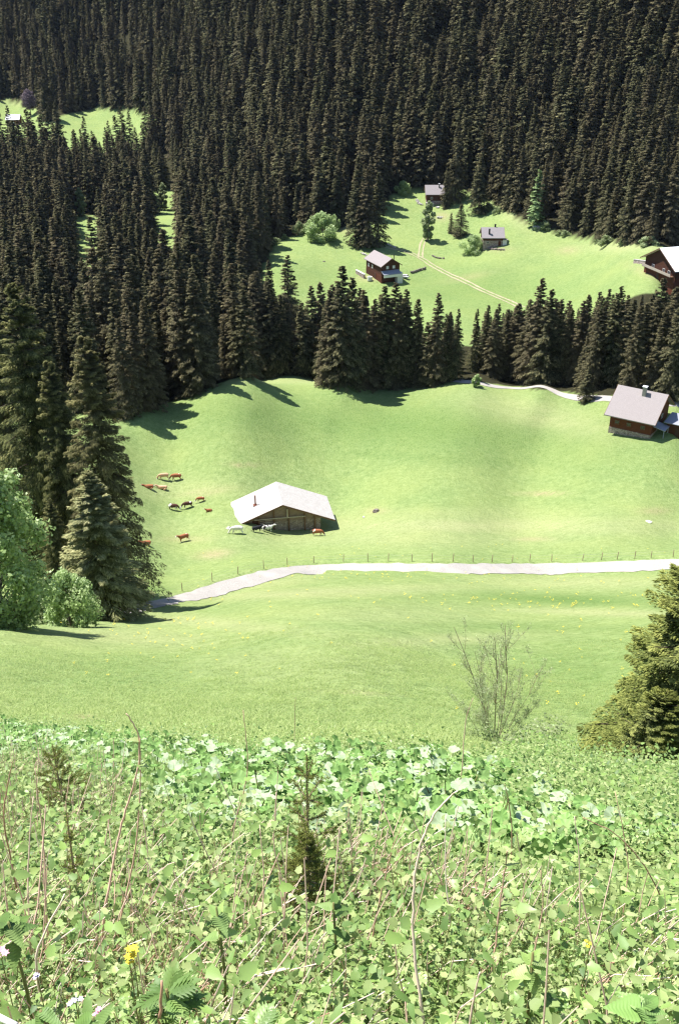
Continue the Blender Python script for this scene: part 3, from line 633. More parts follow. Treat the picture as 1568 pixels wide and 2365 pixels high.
def zone(x, y):
    if x < 300: return 'spruce in the wood directly above the big left trees'
    if x < 480: return 'spruce in the left wood behind the shaded meadow corner'
    if x < 690: return 'spruce in the wood between the left meadow corner and the far meadow'
    if x < 1075: return 'spruce at the back of the middle clump'
    if x < 1330: return 'spruce in the second ranks behind the upper road, left part'
    return 'spruce in the second ranks behind the grey-roofed chalet'
for i in range(min(NIND, len(cand))):
    lab = zone(px[i], py[i])
    place_tree(MID[int(rng.integers(6))], 'spruce_tree', (cand[i, 0], cand[i, 1], cand[i, 2] - .2), HH[i], lab, 'spruce', lab.replace('spruce', 'spruces', 1), rng.uniform(.88, 1.15))
rest = slice(NIND, None); n = len(cand[rest])
protos = []
for p in MID + FAR:
    m = p.crown
    g = Geo(); q = p.q.reshape(-1, 3); tr = trunk_geo(p.H, .3, n=5)
    # one mesh: crown + trunk
    Vt = np.concatenate(tr.V); me = bpy.data.meshes.new('wood_spruce')
    V = np.concatenate([q, Vt]); nq = len(p.q)
    loops = np.concatenate([np.arange(nq * 4), np.array([i + nq * 4 for f in tr.F for i in f])]); sizes = [4] * nq + [len(f) for f in tr.F]
    starts = np.concatenate([[0], np.cumsum(sizes)[:-1]])
    me.vertices.add(len(V)); me.vertices.foreach_set('co', V.astype(np.float32).reshape(-1)); me.loops.add(len(loops)); me.loops.foreach_set('vertex_index', loops.astype(np.int32))
    me.polygons.add(len(sizes)); me.polygons.foreach_set('loop_start', starts.astype(np.int32)); me.materials.append(M['spruce']); me.materials.append(M['bark'])
    me.polygons.foreach_set('material_index', np.array([0] * nq + [1] * len(tr.F), np.int32))
    a = me.attributes.new('tone', 'FLOAT', 'POINT'); a.data.foreach_set('value', np.concatenate([np.repeat(p.tone, 4), np.full(len(Vt), .5)]).astype(np.float32))
    me.update(calc_edges=True); tn_ = Vt * np.array([1, 1, 0]); custom_normals(me, np.concatenate([np.repeat(p.nor, 4, 0), nrm(tn_ + 1e-6)])); protos.append(me)
ii = np.where(dd[rest] < 430, rng.integers(0, 6, n), rng.integers(6, 10, n))
s = HH[rest] / 27; ws = s * rng.uniform(.85, 1.3, n)
rot = np.stack([rng.normal(0, .02, n), rng.normal(0, .02, n), rng.uniform(0, 6.28, n)], -1)
pp = cand[rest].copy(); pp[:, 2] -= .3
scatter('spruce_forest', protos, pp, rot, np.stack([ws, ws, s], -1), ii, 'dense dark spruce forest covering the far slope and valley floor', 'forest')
print('forest', n)
# bushes fringing the far wood edge
fr = decid_proto('fringe_bush', 17, 3.2, 2.6, 8, 160, .42, 'bushy', z0=.02, shape=1.2)
fx = [(1130,486),(1150,492),(1255,530),(1285,540),(1305,545),(1375,562),(1400,566),(1440,566),(1500,566),(640,560),(660,552)]
for i, (x, y) in enumerate(fx):
    P = P0(x + random.uniform(-3, 3), y + random.uniform(-2, 3), 280)
    place_tree(fr, 'low_bush', P, random.uniform(1.6, 3.4), 'low scrub bush, %s from the left along the upper rim of the far meadow' % ORD[i], 'bush', 'scrub along the rim of the far meadow', random.uniform(.9, 1.5))
# ------------------------------------------------------------------ buildings
def rotz(a): c, s = math.cos(a), math.sin(a); return np.array([[c, -s, 0], [s, c, 0], [0, 0, 1]])
def roof_slabs(L0, L1, w, hr, he, th, g=None, skew0=0, skew1=0):
    g = g or Geo()
    for sgn in (-1, 1):
        a = np.array([(L0, 0, hr), (L1, 0, hr), (L1, sgn * w, he), (L0, sgn * w, he)], float)
        b = a - np.array([0, 0, th]); g.add(np.concatenate([a, b]), [(0, 1, 2, 3), (7, 6, 5, 4), (0, 4, 5, 1), (2, 6, 7, 3), (1, 5, 6, 2), (3, 7, 4, 0)] if sgn < 0 else [(3, 2, 1, 0), (4, 5, 6, 7), (1, 5, 4, 0), (3, 7, 6, 2), (2, 6, 5, 1), (0, 4, 7, 3)])
    return g
def gable_prism(x0, x1, w, z0, ze, zr, g=None, inset=0.0):
    """walls with gables: eave height ze at |y|=w, apex zr at y=0"""
    g = g or Geo()
    V = [(x, y, z) for x in (x0, x1) for y, z in ((-w, z0), (w, z0), (w, ze), (0, zr), (-w, ze))]
    return g.add(V, [(0, 4, 3, 2, 1), (5, 6, 7, 8, 9), (0, 1, 6, 5), (1, 2, 7, 6), (2, 3, 8, 7), (3, 4, 9, 8), (4, 0, 5, 9)])
def window(parent, c, w, h, face, glass='glass', frame='frame'):
    """face: 'x-','x+','y-','y+' wall normal, c: point on the wall"""
    ax = 0 if face[0] == 'x' else 1; sg = -1 if face[1] == '-' else 1
    def bx(g, u0, u1, z0, z1, d0, d1):
        lo, hi = sorted((sg * d0, sg * d1))
        if ax == 0: g.box(c[0] + lo, c[0] + hi, c[1] + u0, c[1] + u1, c[2] + z0, c[2] + z1)
        else: g.box(c[0] + u0, c[0] + u1, c[1] + lo, c[1] + hi, c[2] + z0, c[2] + z1)
    t = .09; g = Geo(); bx(g, -w/2-t, -w/2, -h/2, h/2, .02, .12); bx(g, w/2, w/2+t, -h/2, h/2, .02, .12); bx(g, -w/2-t, w/2+t, h/2, h/2+t, .02, .125); bx(g, -w/2-t, w/2+t, -h/2-t, -h/2, .02, .125); bx(g, -.03, .03, -h/2, h/2, .03, .10)
    f = obj('window', g.mesh('window_frame', [M[frame]]), parent)
    g = Geo(); bx(g, -w/2, w/2, -h/2, h/2, .025, .06); obj('pane', g.mesh('pane', [M[glass]]), f)
    return f
def doorp(parent, c, w, h, face, m='door'):
    ax = 0 if face[0] == 'x' else 1; sg = -1 if face[1] == '-' else 1; g = Geo(); lo, hi = sorted((sg * .01, sg * .08))
    if ax == 0: g.box(c[0] + lo, c[0] + hi, c[1] - w/2, c[1] + w/2, c[2], c[2] + h)
    else: g.box(c[0] - w/2, c[0] + w/2, c[1] + lo, c[1] + hi, c[2], c[2] + h)
    return obj('door', g.mesh('door', [M[m]]), parent)
def frame_from_ridge(a, b, basepx, hr, d0):
    """world empty location / rotation / ridge length from ridge pixels"""
    G = cast(basepx[0], basepx[1], d0); zr = G[2] + hr
    A = unproj_z(a[0], a[1], zr); B = unproj_z(b[0], b[1], zr); c = (A + B) / 2; d = B - A
    return np.array([c[0], c[1], G[2]]), math.atan2(d[1], d[0]), float(np.linalg.norm(d[:2]))
TER = []
def chimney(parent, x, y, z0, z1, s, m='chimney', cap='roof_white'):
    g = Geo().box(x - s, x + s, y - s, y + s, z0, z1); c = obj('chimney', g.mesh('chimney', [M[m]]), parent)
    g = Geo().box(x - s * 1.35, x + s * 1.35, y - s * 1.35, y + s * 1.35, z1 + .12, z1 + .22)
    for i in (-1, 1):
        for j in (-1, 1): g.box(x + i * s * .8 - .05, x + i * s * .8 + .05, y + j * s * .8 - .05, y + j * s * .8 + .05, z1, z1 + .12)
    obj('chimney_cap', g.mesh('chimney_cap', [M[cap]]), c); return c
# --- low barn in the near meadow
c, ang, L = frame_from_ridge((653, 1166), (630, 1113), (650, 1229), 5.6, 120); print('barn', c, math.degrees(ang), L)
ang = math.radians(100); L = max(L, 9.5)
fr0 = unproj_z(653, 1166, c[2] + 5.6); dirx = np.array([math.cos(ang), math.sin(ang)]); c = np.array([fr0[0] + dirx[0] * L / 2, fr0[1] + dirx[1] * L / 2, c[2]])
e = empty('barn', c, 'low wide barn with pale shallow roof standing among cows in the near meadow', 'barn', rz=ang)
W = 9.7; RH = 5.6; EH = 1.6; x0, x1 = -L / 2, L / 2; wx0 = x0 + 1.0; wy = 7.1
sl = (RH - EH) / W
g = gable_prism(wx0, x1 - .5, wy, -2.2, RH - sl * wy - .22, RH - .24); wall = obj('wall', g.mesh('barn_wall', [M['stone']]), e)
# upper timber boarding of the gable, one step proud
zb = 1.75
bw = min(wy - .05, (RH - .3 - zb) / sl)
g = Geo(); V = [(wx0 - .06, -bw, zb), (wx0 - .06, bw, zb), (wx0 - .06, 0, RH - .32), (wx0 - .004, -bw, zb), (wx0 - .004, bw, zb), (wx0 - .004, 0, RH - .32)]
g.add(V, [(0, 1, 2)[::-1], (3, 4, 5), (0, 3, 4, 1), (1, 4, 5, 2), (2, 5, 3, 0)]); obj('gable_boards', g.mesh('gable_boards', [M['timber_grey']]), e)
for yy in (-6.0, -4.1, -1.15, 1.6, 4.4, 6.4):
    g = Geo().box(wx0 - .42, wx0 - .16, yy - .13, yy + .13, -1.2, RH - sl * abs(yy) - .3); obj('post', g.mesh('barn_post', [M['beam']]), e)
g = Geo().box(wx0 - .56, wx0 - .43, -4.2, 5.2, 2.55, 2.72); obj('tie_beam', g.mesh('tie_beam', [M['beam_pale']]), e)
g = Geo().box(wx0 - .60, wx0 - .45, -1.0, -.75, 2.75, 4.4, R=None); obj('brace', g.mesh('brace', [M['beam_pale']]), e)
g = Geo().box(wx0 - .12, wx0 - .07, 3.2, 5.6, 1.1, 2.3); obj('door', g.mesh('barn_door', [M['timber']]), e)
g = Geo()
for k in range(4): g.box(wx0 - .24, wx0 - .14, 1.9, 4.2, .9 + k * .4, 1.02 + k * .4)
obj('hay_rack', g.mesh('hay_rack', [M['beam_pale']]), e)
roof = obj('roof', roof_slabs(x0, x1, W, RH, EH, .16).mesh('barn_roof', [M['roof_pale']]), e)
g = roof_slabs(x0 - .05, x0 - .004, W, RH - .01, EH - .01, .32); obj('barge_board', g.mesh('barge_board', [M['beam']]), roof)
# rust pipe on the left slope: local +y is left
g = Geo(); zc = RH - sl * 4.6
g.tube([(x0 + 4.4, 4.6, zc - .4), (x0 + 4.4, 4.6, zc + 2.0)], .14, 10); g.box(x0 + 4.0, x0 + 4.8, 4.2, 5.0, zc - .3, zc + .12); obj('stove_pipe', g.mesh('stove_pipe', [M['rust']]), roof)
# --- grey-roofed chalet on the right
def chalet(name, label, cat, a, b, basepx, hr, w, pitch_drop, d0, ox, oy, wallm, basem, roofm_, base_h=.9, low=-3.0, th=.2):
    c, ang, L = frame_from_ridge(a, b, basepx, hr, d0); print(name, c.round(1), round(math.degrees(ang), 1), round(L, 1))
    e = empty(name, c, label, cat, rz=ang); he = hr - pitch_drop; x0, x1 = -L / 2, L / 2; ww = w - oy; s = pitch_drop / w
    g = gable_prism(x0 + ox, x1 - ox, ww, base_h, hr - s * ww - th - .02, hr - th - .04); obj('wall', g.mesh(name + '_wall', [M[wallm]]), e)
    g = Geo().box(x0 + ox + .06, x1 - ox - .06, -ww + .06, ww - .06, low, base_h); g2 = Geo().box(x0 + ox - .05, x1 - ox + .05, -ww - .05, ww + .05, low, base_h - .003)
    obj('stone_base', g2.mesh(name + '_base', [M[basem]]), e)
    roof = obj('roof', roof_slabs(x0, x1, w, hr, he, th).mesh(name + '_roof', [M[roofm_]]), e)
    g = roof_slabs(x0 - .06, x0 - .004, w, hr - .01, he - .01, th + .12); g = roof_slabs(x1 + .004, x1 + .06, w, hr - .01, he - .01, th + .12, g); obj('barge_board', g.mesh('barge_board', [M['beam']]), roof)
    return e, roof, L, he, ww, x0, x1
e, roof, L, he, ww, x0, x1 = chalet('chalet', 'brown chalet with big plain grey-pink roof at the right end of the near meadow', 'house', (1427, 888), (1543.6, 911.6), (1450, 1002), 8.8, 7.0, 4.6, 150, 1.0, 1.3, 'timber_red', 'stone', 'roof_pink', 1.2)
chimney(roof, x0 + L * .56, -1.1, 7.0, 9.8, .38)
for xx in (x0 + 2.6, x0 + 5.2, x0 + 8.2): window(e, (xx, -ww, 2.6), .8, .7, 'y-', frame='beam')
window(e, (x1 - 1.0, 1.0, 3.4), .8, .8, 'x+'); window(e, (x1 - 1.0, -2.0, 3.4), .8, .8, 'x+'); doorp(e, (x1 - 1.0, -.5, .9), 1, 1.9, 'x+')
# little porch roof on its right gable
g = Geo(); xx = x1 - 1.0; V = np.array([(xx + .02, -4.6, 2.9), (xx + .02, -1.2, 2.9), (xx + 2.6, -1.2, 2.4), (xx + 2.6, -4.6, 2.4)]); 
g.add(np.concatenate([V, V - [0, 0, .12]]), [(3, 2, 1, 0), (4, 5, 6, 7), (0, 1, 5, 4), (2, 3, 7, 6), (1, 2, 6, 5), (3, 0, 4, 7)]); g.box(xx + 2.3, xx + 2.45, -4.5, -4.35, -2, 2.36); g.box(xx + 2.3, xx + 2.45, -1.45, -1.3, -2, 2.36); obj('porch', g.mesh('porch', [M['roof_slate']]), e)
# shed
G = unproj_z(1545, 958, c[2] + 4.0)
ec = np.array(e.location); ca, sa = math.cos(e.rotation_euler[2]), math.sin(e.rotation_euler[2])
def at(e, x, y, z=0): ec = np.array(e.location); a = e.rotation_euler[2]; return np.array([ec[0] + x * math.cos(a) - y * math.sin(a), ec[1] + x * math.sin(a) + y * math.cos(a), ec[2] + z])
s = empty('shed', at(e, x1 + 3.6, .9), 'small shed with flat bluish and white roof against the right side of the chalet', 'shed', rz=e.rotation_euler[2])
g = Geo().box(-2.6, 2.3, -2.2, 2.2, -3, 3.05); obj('wall', g.mesh('shed_wall', [M['timber']]), s)
V = np.array([(-3.2, -2.7, 3.25), (3.0, -2.7, 3.25), (3.0, 2.7, 3.75), (-3.2, 2.7, 3.75)]); g = Geo(); g.add(np.concatenate([V, V - [0, 0, .15]]), [(0, 1, 2, 3), (7, 6, 5, 4), (0, 4, 5, 1), (2, 6, 7, 3), (1, 5, 6, 2), (3, 7, 4, 0)]); obj('roof', g.mesh('shed_roof', [M['roof_slate']]), s)
doorp(s, (0, -2.2, 0), 1.4, 2.2, 'y-')
# --- pale-roofed house with the car
e, roof, L, he, ww, x0, x1 = chalet('house', 'dark timber house with pale pinkish roof and a lean-to, next to the parked white car', 'house', (864.3, 577), (905, 596.7), (880, 640), 8.6, 4.6, 2.9, 280, .9, .7, 'timber', 'timber', 'roof_pink', 2.2)
obj('lower_wall', Geo().box(x1 - 6.0, x1 - .82, -ww - .08, -ww + .5, -1, 2.15).mesh('lower_wall', [M['timber_red']]), e)
for yy in (-1.4, 1.3): window(e, (x1 - .9, yy, 5.0), .9, 1.0, 'x+', 'roof_white')
for xx in (x0 + 3.2, x0 + 6.4): window(e, (xx, -ww, 3.9), .9, 1.2, 'y-', 'white')
doorp(e, (x0 + 9, -ww - .08, 0), 1.2, 2.1, 'y-')
g = Geo(); V = np.array([(x1 - .88, -ww - .2, 3.9), (x1 - .88, ww - .4, 3.9), (x1 + 1.6, ww - .4, 2.9), (x1 + 1.6, -ww - .2, 2.9)]); g.add(np.concatenate([V, V - [0, 0, .14]]), [(3, 2, 1, 0), (4, 5, 6, 7), (0, 1, 5, 4), (2, 3, 7, 6), (1, 2, 6, 5), (3, 0, 4, 7)]); lean = obj('lean_to_roof', g.mesh('lean_to_roof', [M['roof_slate']]), e)
obj('balcony_rail', Geo().box(x1 + 1.5, x1 + 1.62, -ww - .2, ww - .4, 1.75, 2.7).mesh('balcony_rail', [M['white']]), e)
obj('annex', Geo().box(x1 - .85, x1 + 1.2, ww - 1.9, ww + .4, -1.5, 3.0).mesh('annex', [M['white']]), e)
g = Geo().tube([(x1 - 2.6, 2.2, 6.4), (x1 - 2.6, 2.2, 9.2)], .16, 8); obj('stove_pipe', g.mesh('stove_pipe', [M['black']]), roof)
HOUSE1 = e; hx0, hx1, hw = x0, x1, ww
# terrace wall and bench beside the house
t = empty('terrace_wall', at(e, x0 + 1.5, -ww - 3.2), 'low white-capped terrace wall left of the pale-roofed house', 'wall', rz=e.rotation_euler[2])
obj('wall', Geo().box(-3, 4.5, -.3, .3, -1.5, 1.0).mesh('terrace_wall', [M['stone']]), t); obj('coping', Geo().box(-3.1, 4.6, -.4, .4, 1.003, 1.12).mesh('coping', [M['white']]), t)
b = empty('water_trough', at(e, x0 + 9.5, -ww - 2.6, .05), 'white round trough in front of the pale-roofed house', 'trough')
g = Geo(); n = 18
for r_, z0, z1 in ((.95, 0, .9),):
    V = [(r_ * math.cos(k * 6.2832 / n), r_ * math.sin(k * 6.2832 / n), z) for z in (z0 - .6, z1) for k in range(n)] + [(.8 * math.cos(k * 6.2832 / n), .8 * math.sin(k * 6.2832 / n), z) for z in (z1, .6) for k in range(n)]
    g.add(V, [(k, (k + 1) % n, n + (k + 1) % n, n + k) for k in range(n)] + [(n + k, n + (k + 1) % n, 2 * n + (k + 1) % n, 2 * n + k) for k in range(n)] + [(2 * n + k, 2 * n + (k + 1) % n, 3 * n + (k + 1) % n, 3 * n + k) for k in range(n)] + [tuple(3 * n + k for k in range(n))])
obj('basin', g.mesh('basin', [M['white']]), b)
# --- stone hut
e, roof, L, he, ww, x0, x1 = chalet('stone_hut', 'small grey-roofed stone hut on the far meadow with bushes at its left side', 'hut', (1110.6, 524.7), (1163.7, 524.7), (1150, 573), 7.2, 4.8, 3.4, 280, .7, .8, 'timber', 'stone', 'roof_grey', 2.6)
chimney(roof, x0 + L * .33, -2.9, 4.6, 6.9, .3, 'black', 'black'); chimney(roof, x0 + L * .62, .5, 6.2, 8.1, .3, 'black', 'black')
obj('door', Geo().box(x1 - 2.6, x1 - 1.5, -ww - .12, -ww - .055, 0.0, 2.4).mesh('hut_door', [M['timber_red']]), e)
window(e, (x0 + 2.6, -ww - .05, 1.8), .7, .7, 'y-')
obj('annex', Geo().box(x1 - .74, x1 + .9, -ww - .3, -ww + 1.6, -2, 2.9).mesh('annex', [M['white']]), e)
g = roof_slabs(0, 1, 1, 1, 0, .1)
obj('annex_roof', Geo().box(x1 - .7, x1 + 1.2, -ww - .6, -ww + 1.9, 2.91, 3.05).mesh('annex_roof', [M['roof_grey']]), e)
# --- topmost hut
e, roof, L, he, ww, x0, x1 = chalet('timber_hut', 'topmost grey-roofed timber hut half hidden by spruces at the upper end of the far meadow', 'hut', (981, 427), (1026, 427), (1000, 468), 7.6, 4.9, 3.5, 300, .7, .9, 'timber', 'stone', 'roof_grey', 1.2)
chimney(roof, x0 + L * .72, -1.2, 5.8, 8.2, .28, 'chimney'); window(e, (x0 + 3, -ww, 2.4), .8, .8, 'y-'); doorp(e, (x0 + 5.2, -ww, 1.2), 1, 1.6, 'y-'); window(e, (x0 + .7, 0, 3.2), .8, .8, 'x-')
obj('plinth', Geo().box(x0 + .3, x0 + 4.0, -ww - 1.6, -ww - .5, -2, .55).mesh('plinth', [M['stone_pale']]), e)
# --- far right barn
e, roof, L, he, ww, x0, x1 = chalet('farmhouse', 'large brown farmhouse with bright white roof cut by the right picture edge', 'house', (1522.4, 572.5), (1592, 567), (1520, 640), 9.8, 9.6, 5.0, 250, 1.2, 1.4, 'timber', 'timber_red', 'roof_white', 2.2)
for yy in (-5, -2.2, 3.6): window(e, (x0 + 1.2, yy, 3.3), 1.1, 1.0, 'x-')
doorp(e, (x0 + 1.15, .6, 0), 1.3, 2.1, 'x-')
obj('balcony', Geo().box(x0 - .2, x0 + 1.15, -ww + .5, ww - .5, 2.5, 2.62).mesh('balcony', [M['beam']]), e)
obj('balcony_rail', Geo().box(x0 - .22, x0 - .12, -ww + .5, ww - .5, 2.63, 3.4).mesh('balcony_rail', [M['beam_pale']]), e)
WPX = [cast(x_, y_, 250) for x_, y_ in ((1464, 607), (1492, 611), (1528, 622), (1585, 642))]; w0 = WPX[1]
t = empty('terrace_wall', w0, 'long pale stone retaining wall below the large farmhouse', 'wall')
for nm_, hh0, hh1, th_, m_ in (('wall', -1.0, 1.1, .4, 'stone'), ('coping', 1.103, 1.25, .5, 'stone_pale')):
    g = Geo()
    for a_, b_ in zip(WPX[:-1], WPX[1:]):
        d_ = b_ - a_; l_ = np.hypot(d_[0], d_[1]); n_ = np.array([d_[1], -d_[0], 0]) / l_ * th_; u_ = np.array([0, 0, 1.0])
        V = [p_ + s_ * n_ + u_ * h_ - w0 for p_ in (a_, b_) for s_, h_ in ((-1, hh0), (1, hh0), (1, hh1), (-1, hh1))]
        g.add(V, [(0, 1, 2, 3), (7, 6, 5, 4), (0, 4, 5, 1), (1, 5, 6, 2), (2, 6, 7, 3), (3, 7, 4, 0)])
    obj(nm_, g.mesh('terrace_' + nm_, [M[m_]]), t)
# --- white-roofed hut at far left
e, roof, L, he, ww, x0, x1 = chalet('small_hut', 'distant reddish hut with white roof in the far left clearing', 'hut', (15, 264), (48, 264), (30, 296), 7.6, 4.6, 3.4, 500, .7, .8, 'timber_red', 'stone', 'roof_white', 1.2)
window(e, (x0 + 3, -ww, 2.2), .9, .9, 'y-', 'white'); window(e, (x0 + 6, -ww, 2.2), .9, .9, 'y-', 'white'); doorp(e, (x0 + 4.6, -ww, 1.2), 1, 1.7, 'y-')
# ------------------------------------------------------------------ car
P = P0(932, 642, 280); car = empty('parked_car', (P[0], P[1], tz(P[0], P[1]) + .02), 'white estate car parked on the grass beside the pale-roofed house', 'car', rz=math.radians(-28))
def car_body():
    X = [-2.1, -2.02, -1.3, -.75, .15, 1.15, 1.55, 2.05, 2.12]; top = [.70, .86, .93, .97, .97, .97, .97, .90, .62]; g = Geo(); V = []
    for x, t_ in zip(X, top):
        w = .84 if abs(x) < 1.9 else .76
        V += [(x, -w * .94, .28), (x, -w, .5), (x, -w, t_ * .86), (x, -w * .9, t_), (x, w * .9, t_), (x, w, t_ * .86), (x, w, .5), (x, w * .94, .28)]
    Fc = [(i * 8 + j, (i + 1) * 8 + j, (i + 1) * 8 + (j + 1) % 8, i * 8 + (j + 1) % 8) for i in range(len(X) - 1) for j in range(8)]
    Fc += [tuple(range(8)), tuple((len(X) - 1) * 8 + j for j in range(8))[::-1]]; g.add(V, Fc)
    V = [(x, s * w, z) for s in (-1, 1) for x, w, z in ((-.85, .70, .96), (-.25, .60, 1.40), (1.35, .60, 1.40), (1.80, .68, .96))]
    g.add(V, [(0, 1, 2, 3), (7, 6, 5, 4), (1, 5, 6, 2), (0, 4, 5, 1), (2, 6, 7, 3)]); return g
body = obj('body', car_body().mesh('car_body', [M['carpaint']], False), car)
bv = body.modifiers.new('bevel', 'BEVEL'); bv.width = .05; bv.segments = 2; bv.limit_method = 'ANGLE'
g = Geo().add([(-.79, -.58, 1.03), (-.79, .58, 1.03), (-.31, .52, 1.38), (-.31, -.52, 1.38)], [(0, 3, 2, 1)]); obj('windscreen', g.mesh('windscreen', [M['glass']]), body)
g = Geo().add([(1.81, -.56, 1.03), (1.81, .56, 1.03), (1.45, .5, 1.36), (1.45, -.5, 1.36)], [(0, 1, 2, 3)]); obj('rear_window', g.mesh('rear_window', [M['glass']]), body)
for sg in (-1, 1):
    g = Geo().add([(-.62, sg * .695, 1.02), (1.5, sg * .695, 1.02), (1.25, sg * .62, 1.34), (-.28, sg * .62, 1.34)], [(0, 1, 2, 3) if sg < 0 else (3, 2, 1, 0)]); obj('side_window', g.mesh('side_window', [M['glass']]), body)
    obj('headlight', Geo().box(-2.125, -2.04, sg * .6 - .16, sg * .6 + .16, .60, .76).mesh('headlight', [M['lamp']]), body)
    obj('tail_light', Geo().box(2.06, 2.14, sg * .66 - .09, sg * .66 + .09, .62, .84).mesh('tail_light', [M['lamp_red']]), body)
    for xx in (-1.3, 1.3):
        g = Geo().tube([(xx, sg * .66, .31), (xx, sg * .87, .31)], .31, 16); w_ = obj('wheel', g.mesh('tyre', [M['black']]), car)
        obj('rim', Geo().tube([(xx, sg * .86, .31), (xx, sg * .885, .31)], .18, 12).mesh('rim', [M['chrome']]), w_)
obj('bumper', Geo().box(-2.2, -2.1, -.74, .74, .3, .5).mesh('bumper', [M['black']]), car)
# ------------------------------------------------------------------ stone walls, rocks, logs
def rock_geo(r, n=1, s=1.0, flat=.6):
    import bmesh
    bm = bmesh.new(); bmesh.ops.create_icosphere(bm, subdivisions=2, radius=s)
    for v in bm.verts:
        p = np.array(v.co); k = 1 + .22 * math.sin(p[0] * 3 / s + r) + .18 * math.sin(p[1] * 4 / s + 2 * r) + .12 * math.sin(p[2] * 5 / s + r * 3); v.co = (p[0] * k, p[1] * k * .8, p[2] * k * flat)
    g = Geo().add([tuple(v.co) for v in bm.verts], [[v.index for v in f.verts] for f in bm.faces]); bm.free(); return g
def stonewall(pix, label, h, w, m, name='stone_wall', d0=280):
    P = dense([cast(x, y, d0) for x, y in pix], .55); c = P[len(P) // 2]; g = Geo()
    for i, p in enumerate(P):
        for k in range(3):
            g.merge(rock_geo(i * 1.7 + k, s=.36 * h ** .3), R=rotz(i * 1.3 + k), t=np.array([p[0], p[1], float(tz(p[0], p[1])) + .15 + k * h * .36]) - c + np.array([random.uniform(-w, w), random.uniform(-w, w), 0]))
    return tag(obj(name, g.mesh(name, [M[m]]), loc=c), label, 'wall')
stonewall([(948, 632), (965, 627), (985, 620)], 'short dark dry-stone wall between the white car and the track', .8, .25, 'rock_dark')
stonewall([(998, 591), (1008, 597), (1030, 598)], 'low row of dark stones in the grass right of the wheel tracks', .4, .3, 'rock_dark', 'stone_row')
stonewall([(880, 560), (900, 568), (915, 573)], 'stone edging in the shade of the spruces behind the pale-roofed house', .4, .25, 'rock', 'stone_row')
stonewall([(1165, 578), (1130, 577), (1120, 572)], 'rough footing wall in front of the stone hut', .5, .3, 'stone', 'stone_wall')
stonewall([(962, 462), (968, 474), (978, 472)], 'pale boulders heaped at the lower left of the topmost hut', .6, .6, 'rock', 'rock_pile')
stonewall([(833, 586), (842, 588), (848, 592)], 'pale stones heaped left of the pale-roofed house', .6, .4, 'rock', 'rock_pile')
stonewall([(1008, 504), (1022, 504)], 'pale stone ledge on the far meadow below the topmost hut', .7, .4, 'rock', 'stone_ledge')
for i, (x, y, s_, m, lab) in enumerate([(868, 1182, .75, 'rock_dark', 'dark boulder lying in the bare patch right of the barn'), (840, 1195, .3, 'rock', 'small pale stone in the grass right of the barn'), (1498, 1206, .6, 'rock', 'flat pale rock in the meadow at the right, above the fence'),
        (1240, 527, 1.6, 'rock', 'pale boulder at the wood edge above the farmhouse'), (748, 604, .5, 'rock_dark', 'dark stone on the left part of the far meadow'), (1010, 480, .9, 'rock', 'pale rock right below the topmost hut'), (528, 1221, .5, 'rock', 'flat stone at the left corner of the barn')]):
    P = P0(x, y, 100); g = rock_geo(i + 1.0, s=s_, flat=.55 if i != 2 else .3); tag(obj('rock', g.mesh('rock', [M[m]]), loc=(P[0], P[1], P[2] + s_ * .15)), lab, 'rock')
# ------------------------------------------------------------------ roadside fence
FP = [(307.5,1385),(368,1376),(431,1362),(496.6,1346),(556.6,1326),(618,1314),(672,1303),(728.6,1302),(788,1300.5),(843,1300),(894,1299.5),(950.5,1300),(1000,1300),(1050.5,1300),(1100,1300),(1142.6,1300),(1189,1300),(1226.6,1300),(1274,1299),(1343,1298),(1387.6,1296),(1422,1294),(1463,1292),(1504,1290),(1551,1288)]
PW = []
for x, y in FP:
    # post sits just beyond the road's far edge: walk the ray to the edge line
    r = ray(x, y); r2_ = r[:2] / r[1]
    k = np.argmin(np.abs(RP[:, 0] / RP[:, 1] - r2_[0])); p = RP[k, :2] - RN[k] * .75; PW.append(np.array([p[0], p[1], float(tz(p[0], p[1]))]))
fe = empty('roadside_fence', PW[12], 'thin wooden-post wire fence along the far side of the near gravel road', 'fence')
rr = np.random.default_rng(5)
for i, p in enumerate(PW):
    h = rr.uniform(1.15, 1.5); tl = rr.normal(0, .05, 2); q = p - PW[12]
    g = Geo().tube([(q[0], q[1], q[2] - .4), (q[0] + tl[0] * .5, q[1] + tl[1] * .5, q[2] + h * .5), (q[0] + tl[0], q[1] + tl[1], q[2] + h)], [.06, .055, .045], 6)
    obj('post', g.mesh('fence_post', [M['post']]), fe)
for hgt in (.6, 1.1):
    Q = [PW[i] - PW[12] + np.array([0, 0, hgt]) for i in range(len(PW))]; Q2 = []
    for a, b_ in zip(Q[:-1], Q[1:]): Q2 += [a, (a + b_) / 2 - np.array([0, 0, .06])]
    obj('wire', Geo().tube(Q2 + [Q[-1]], .008, 4).mesh('fence_wire', [M['wire']]), fe)
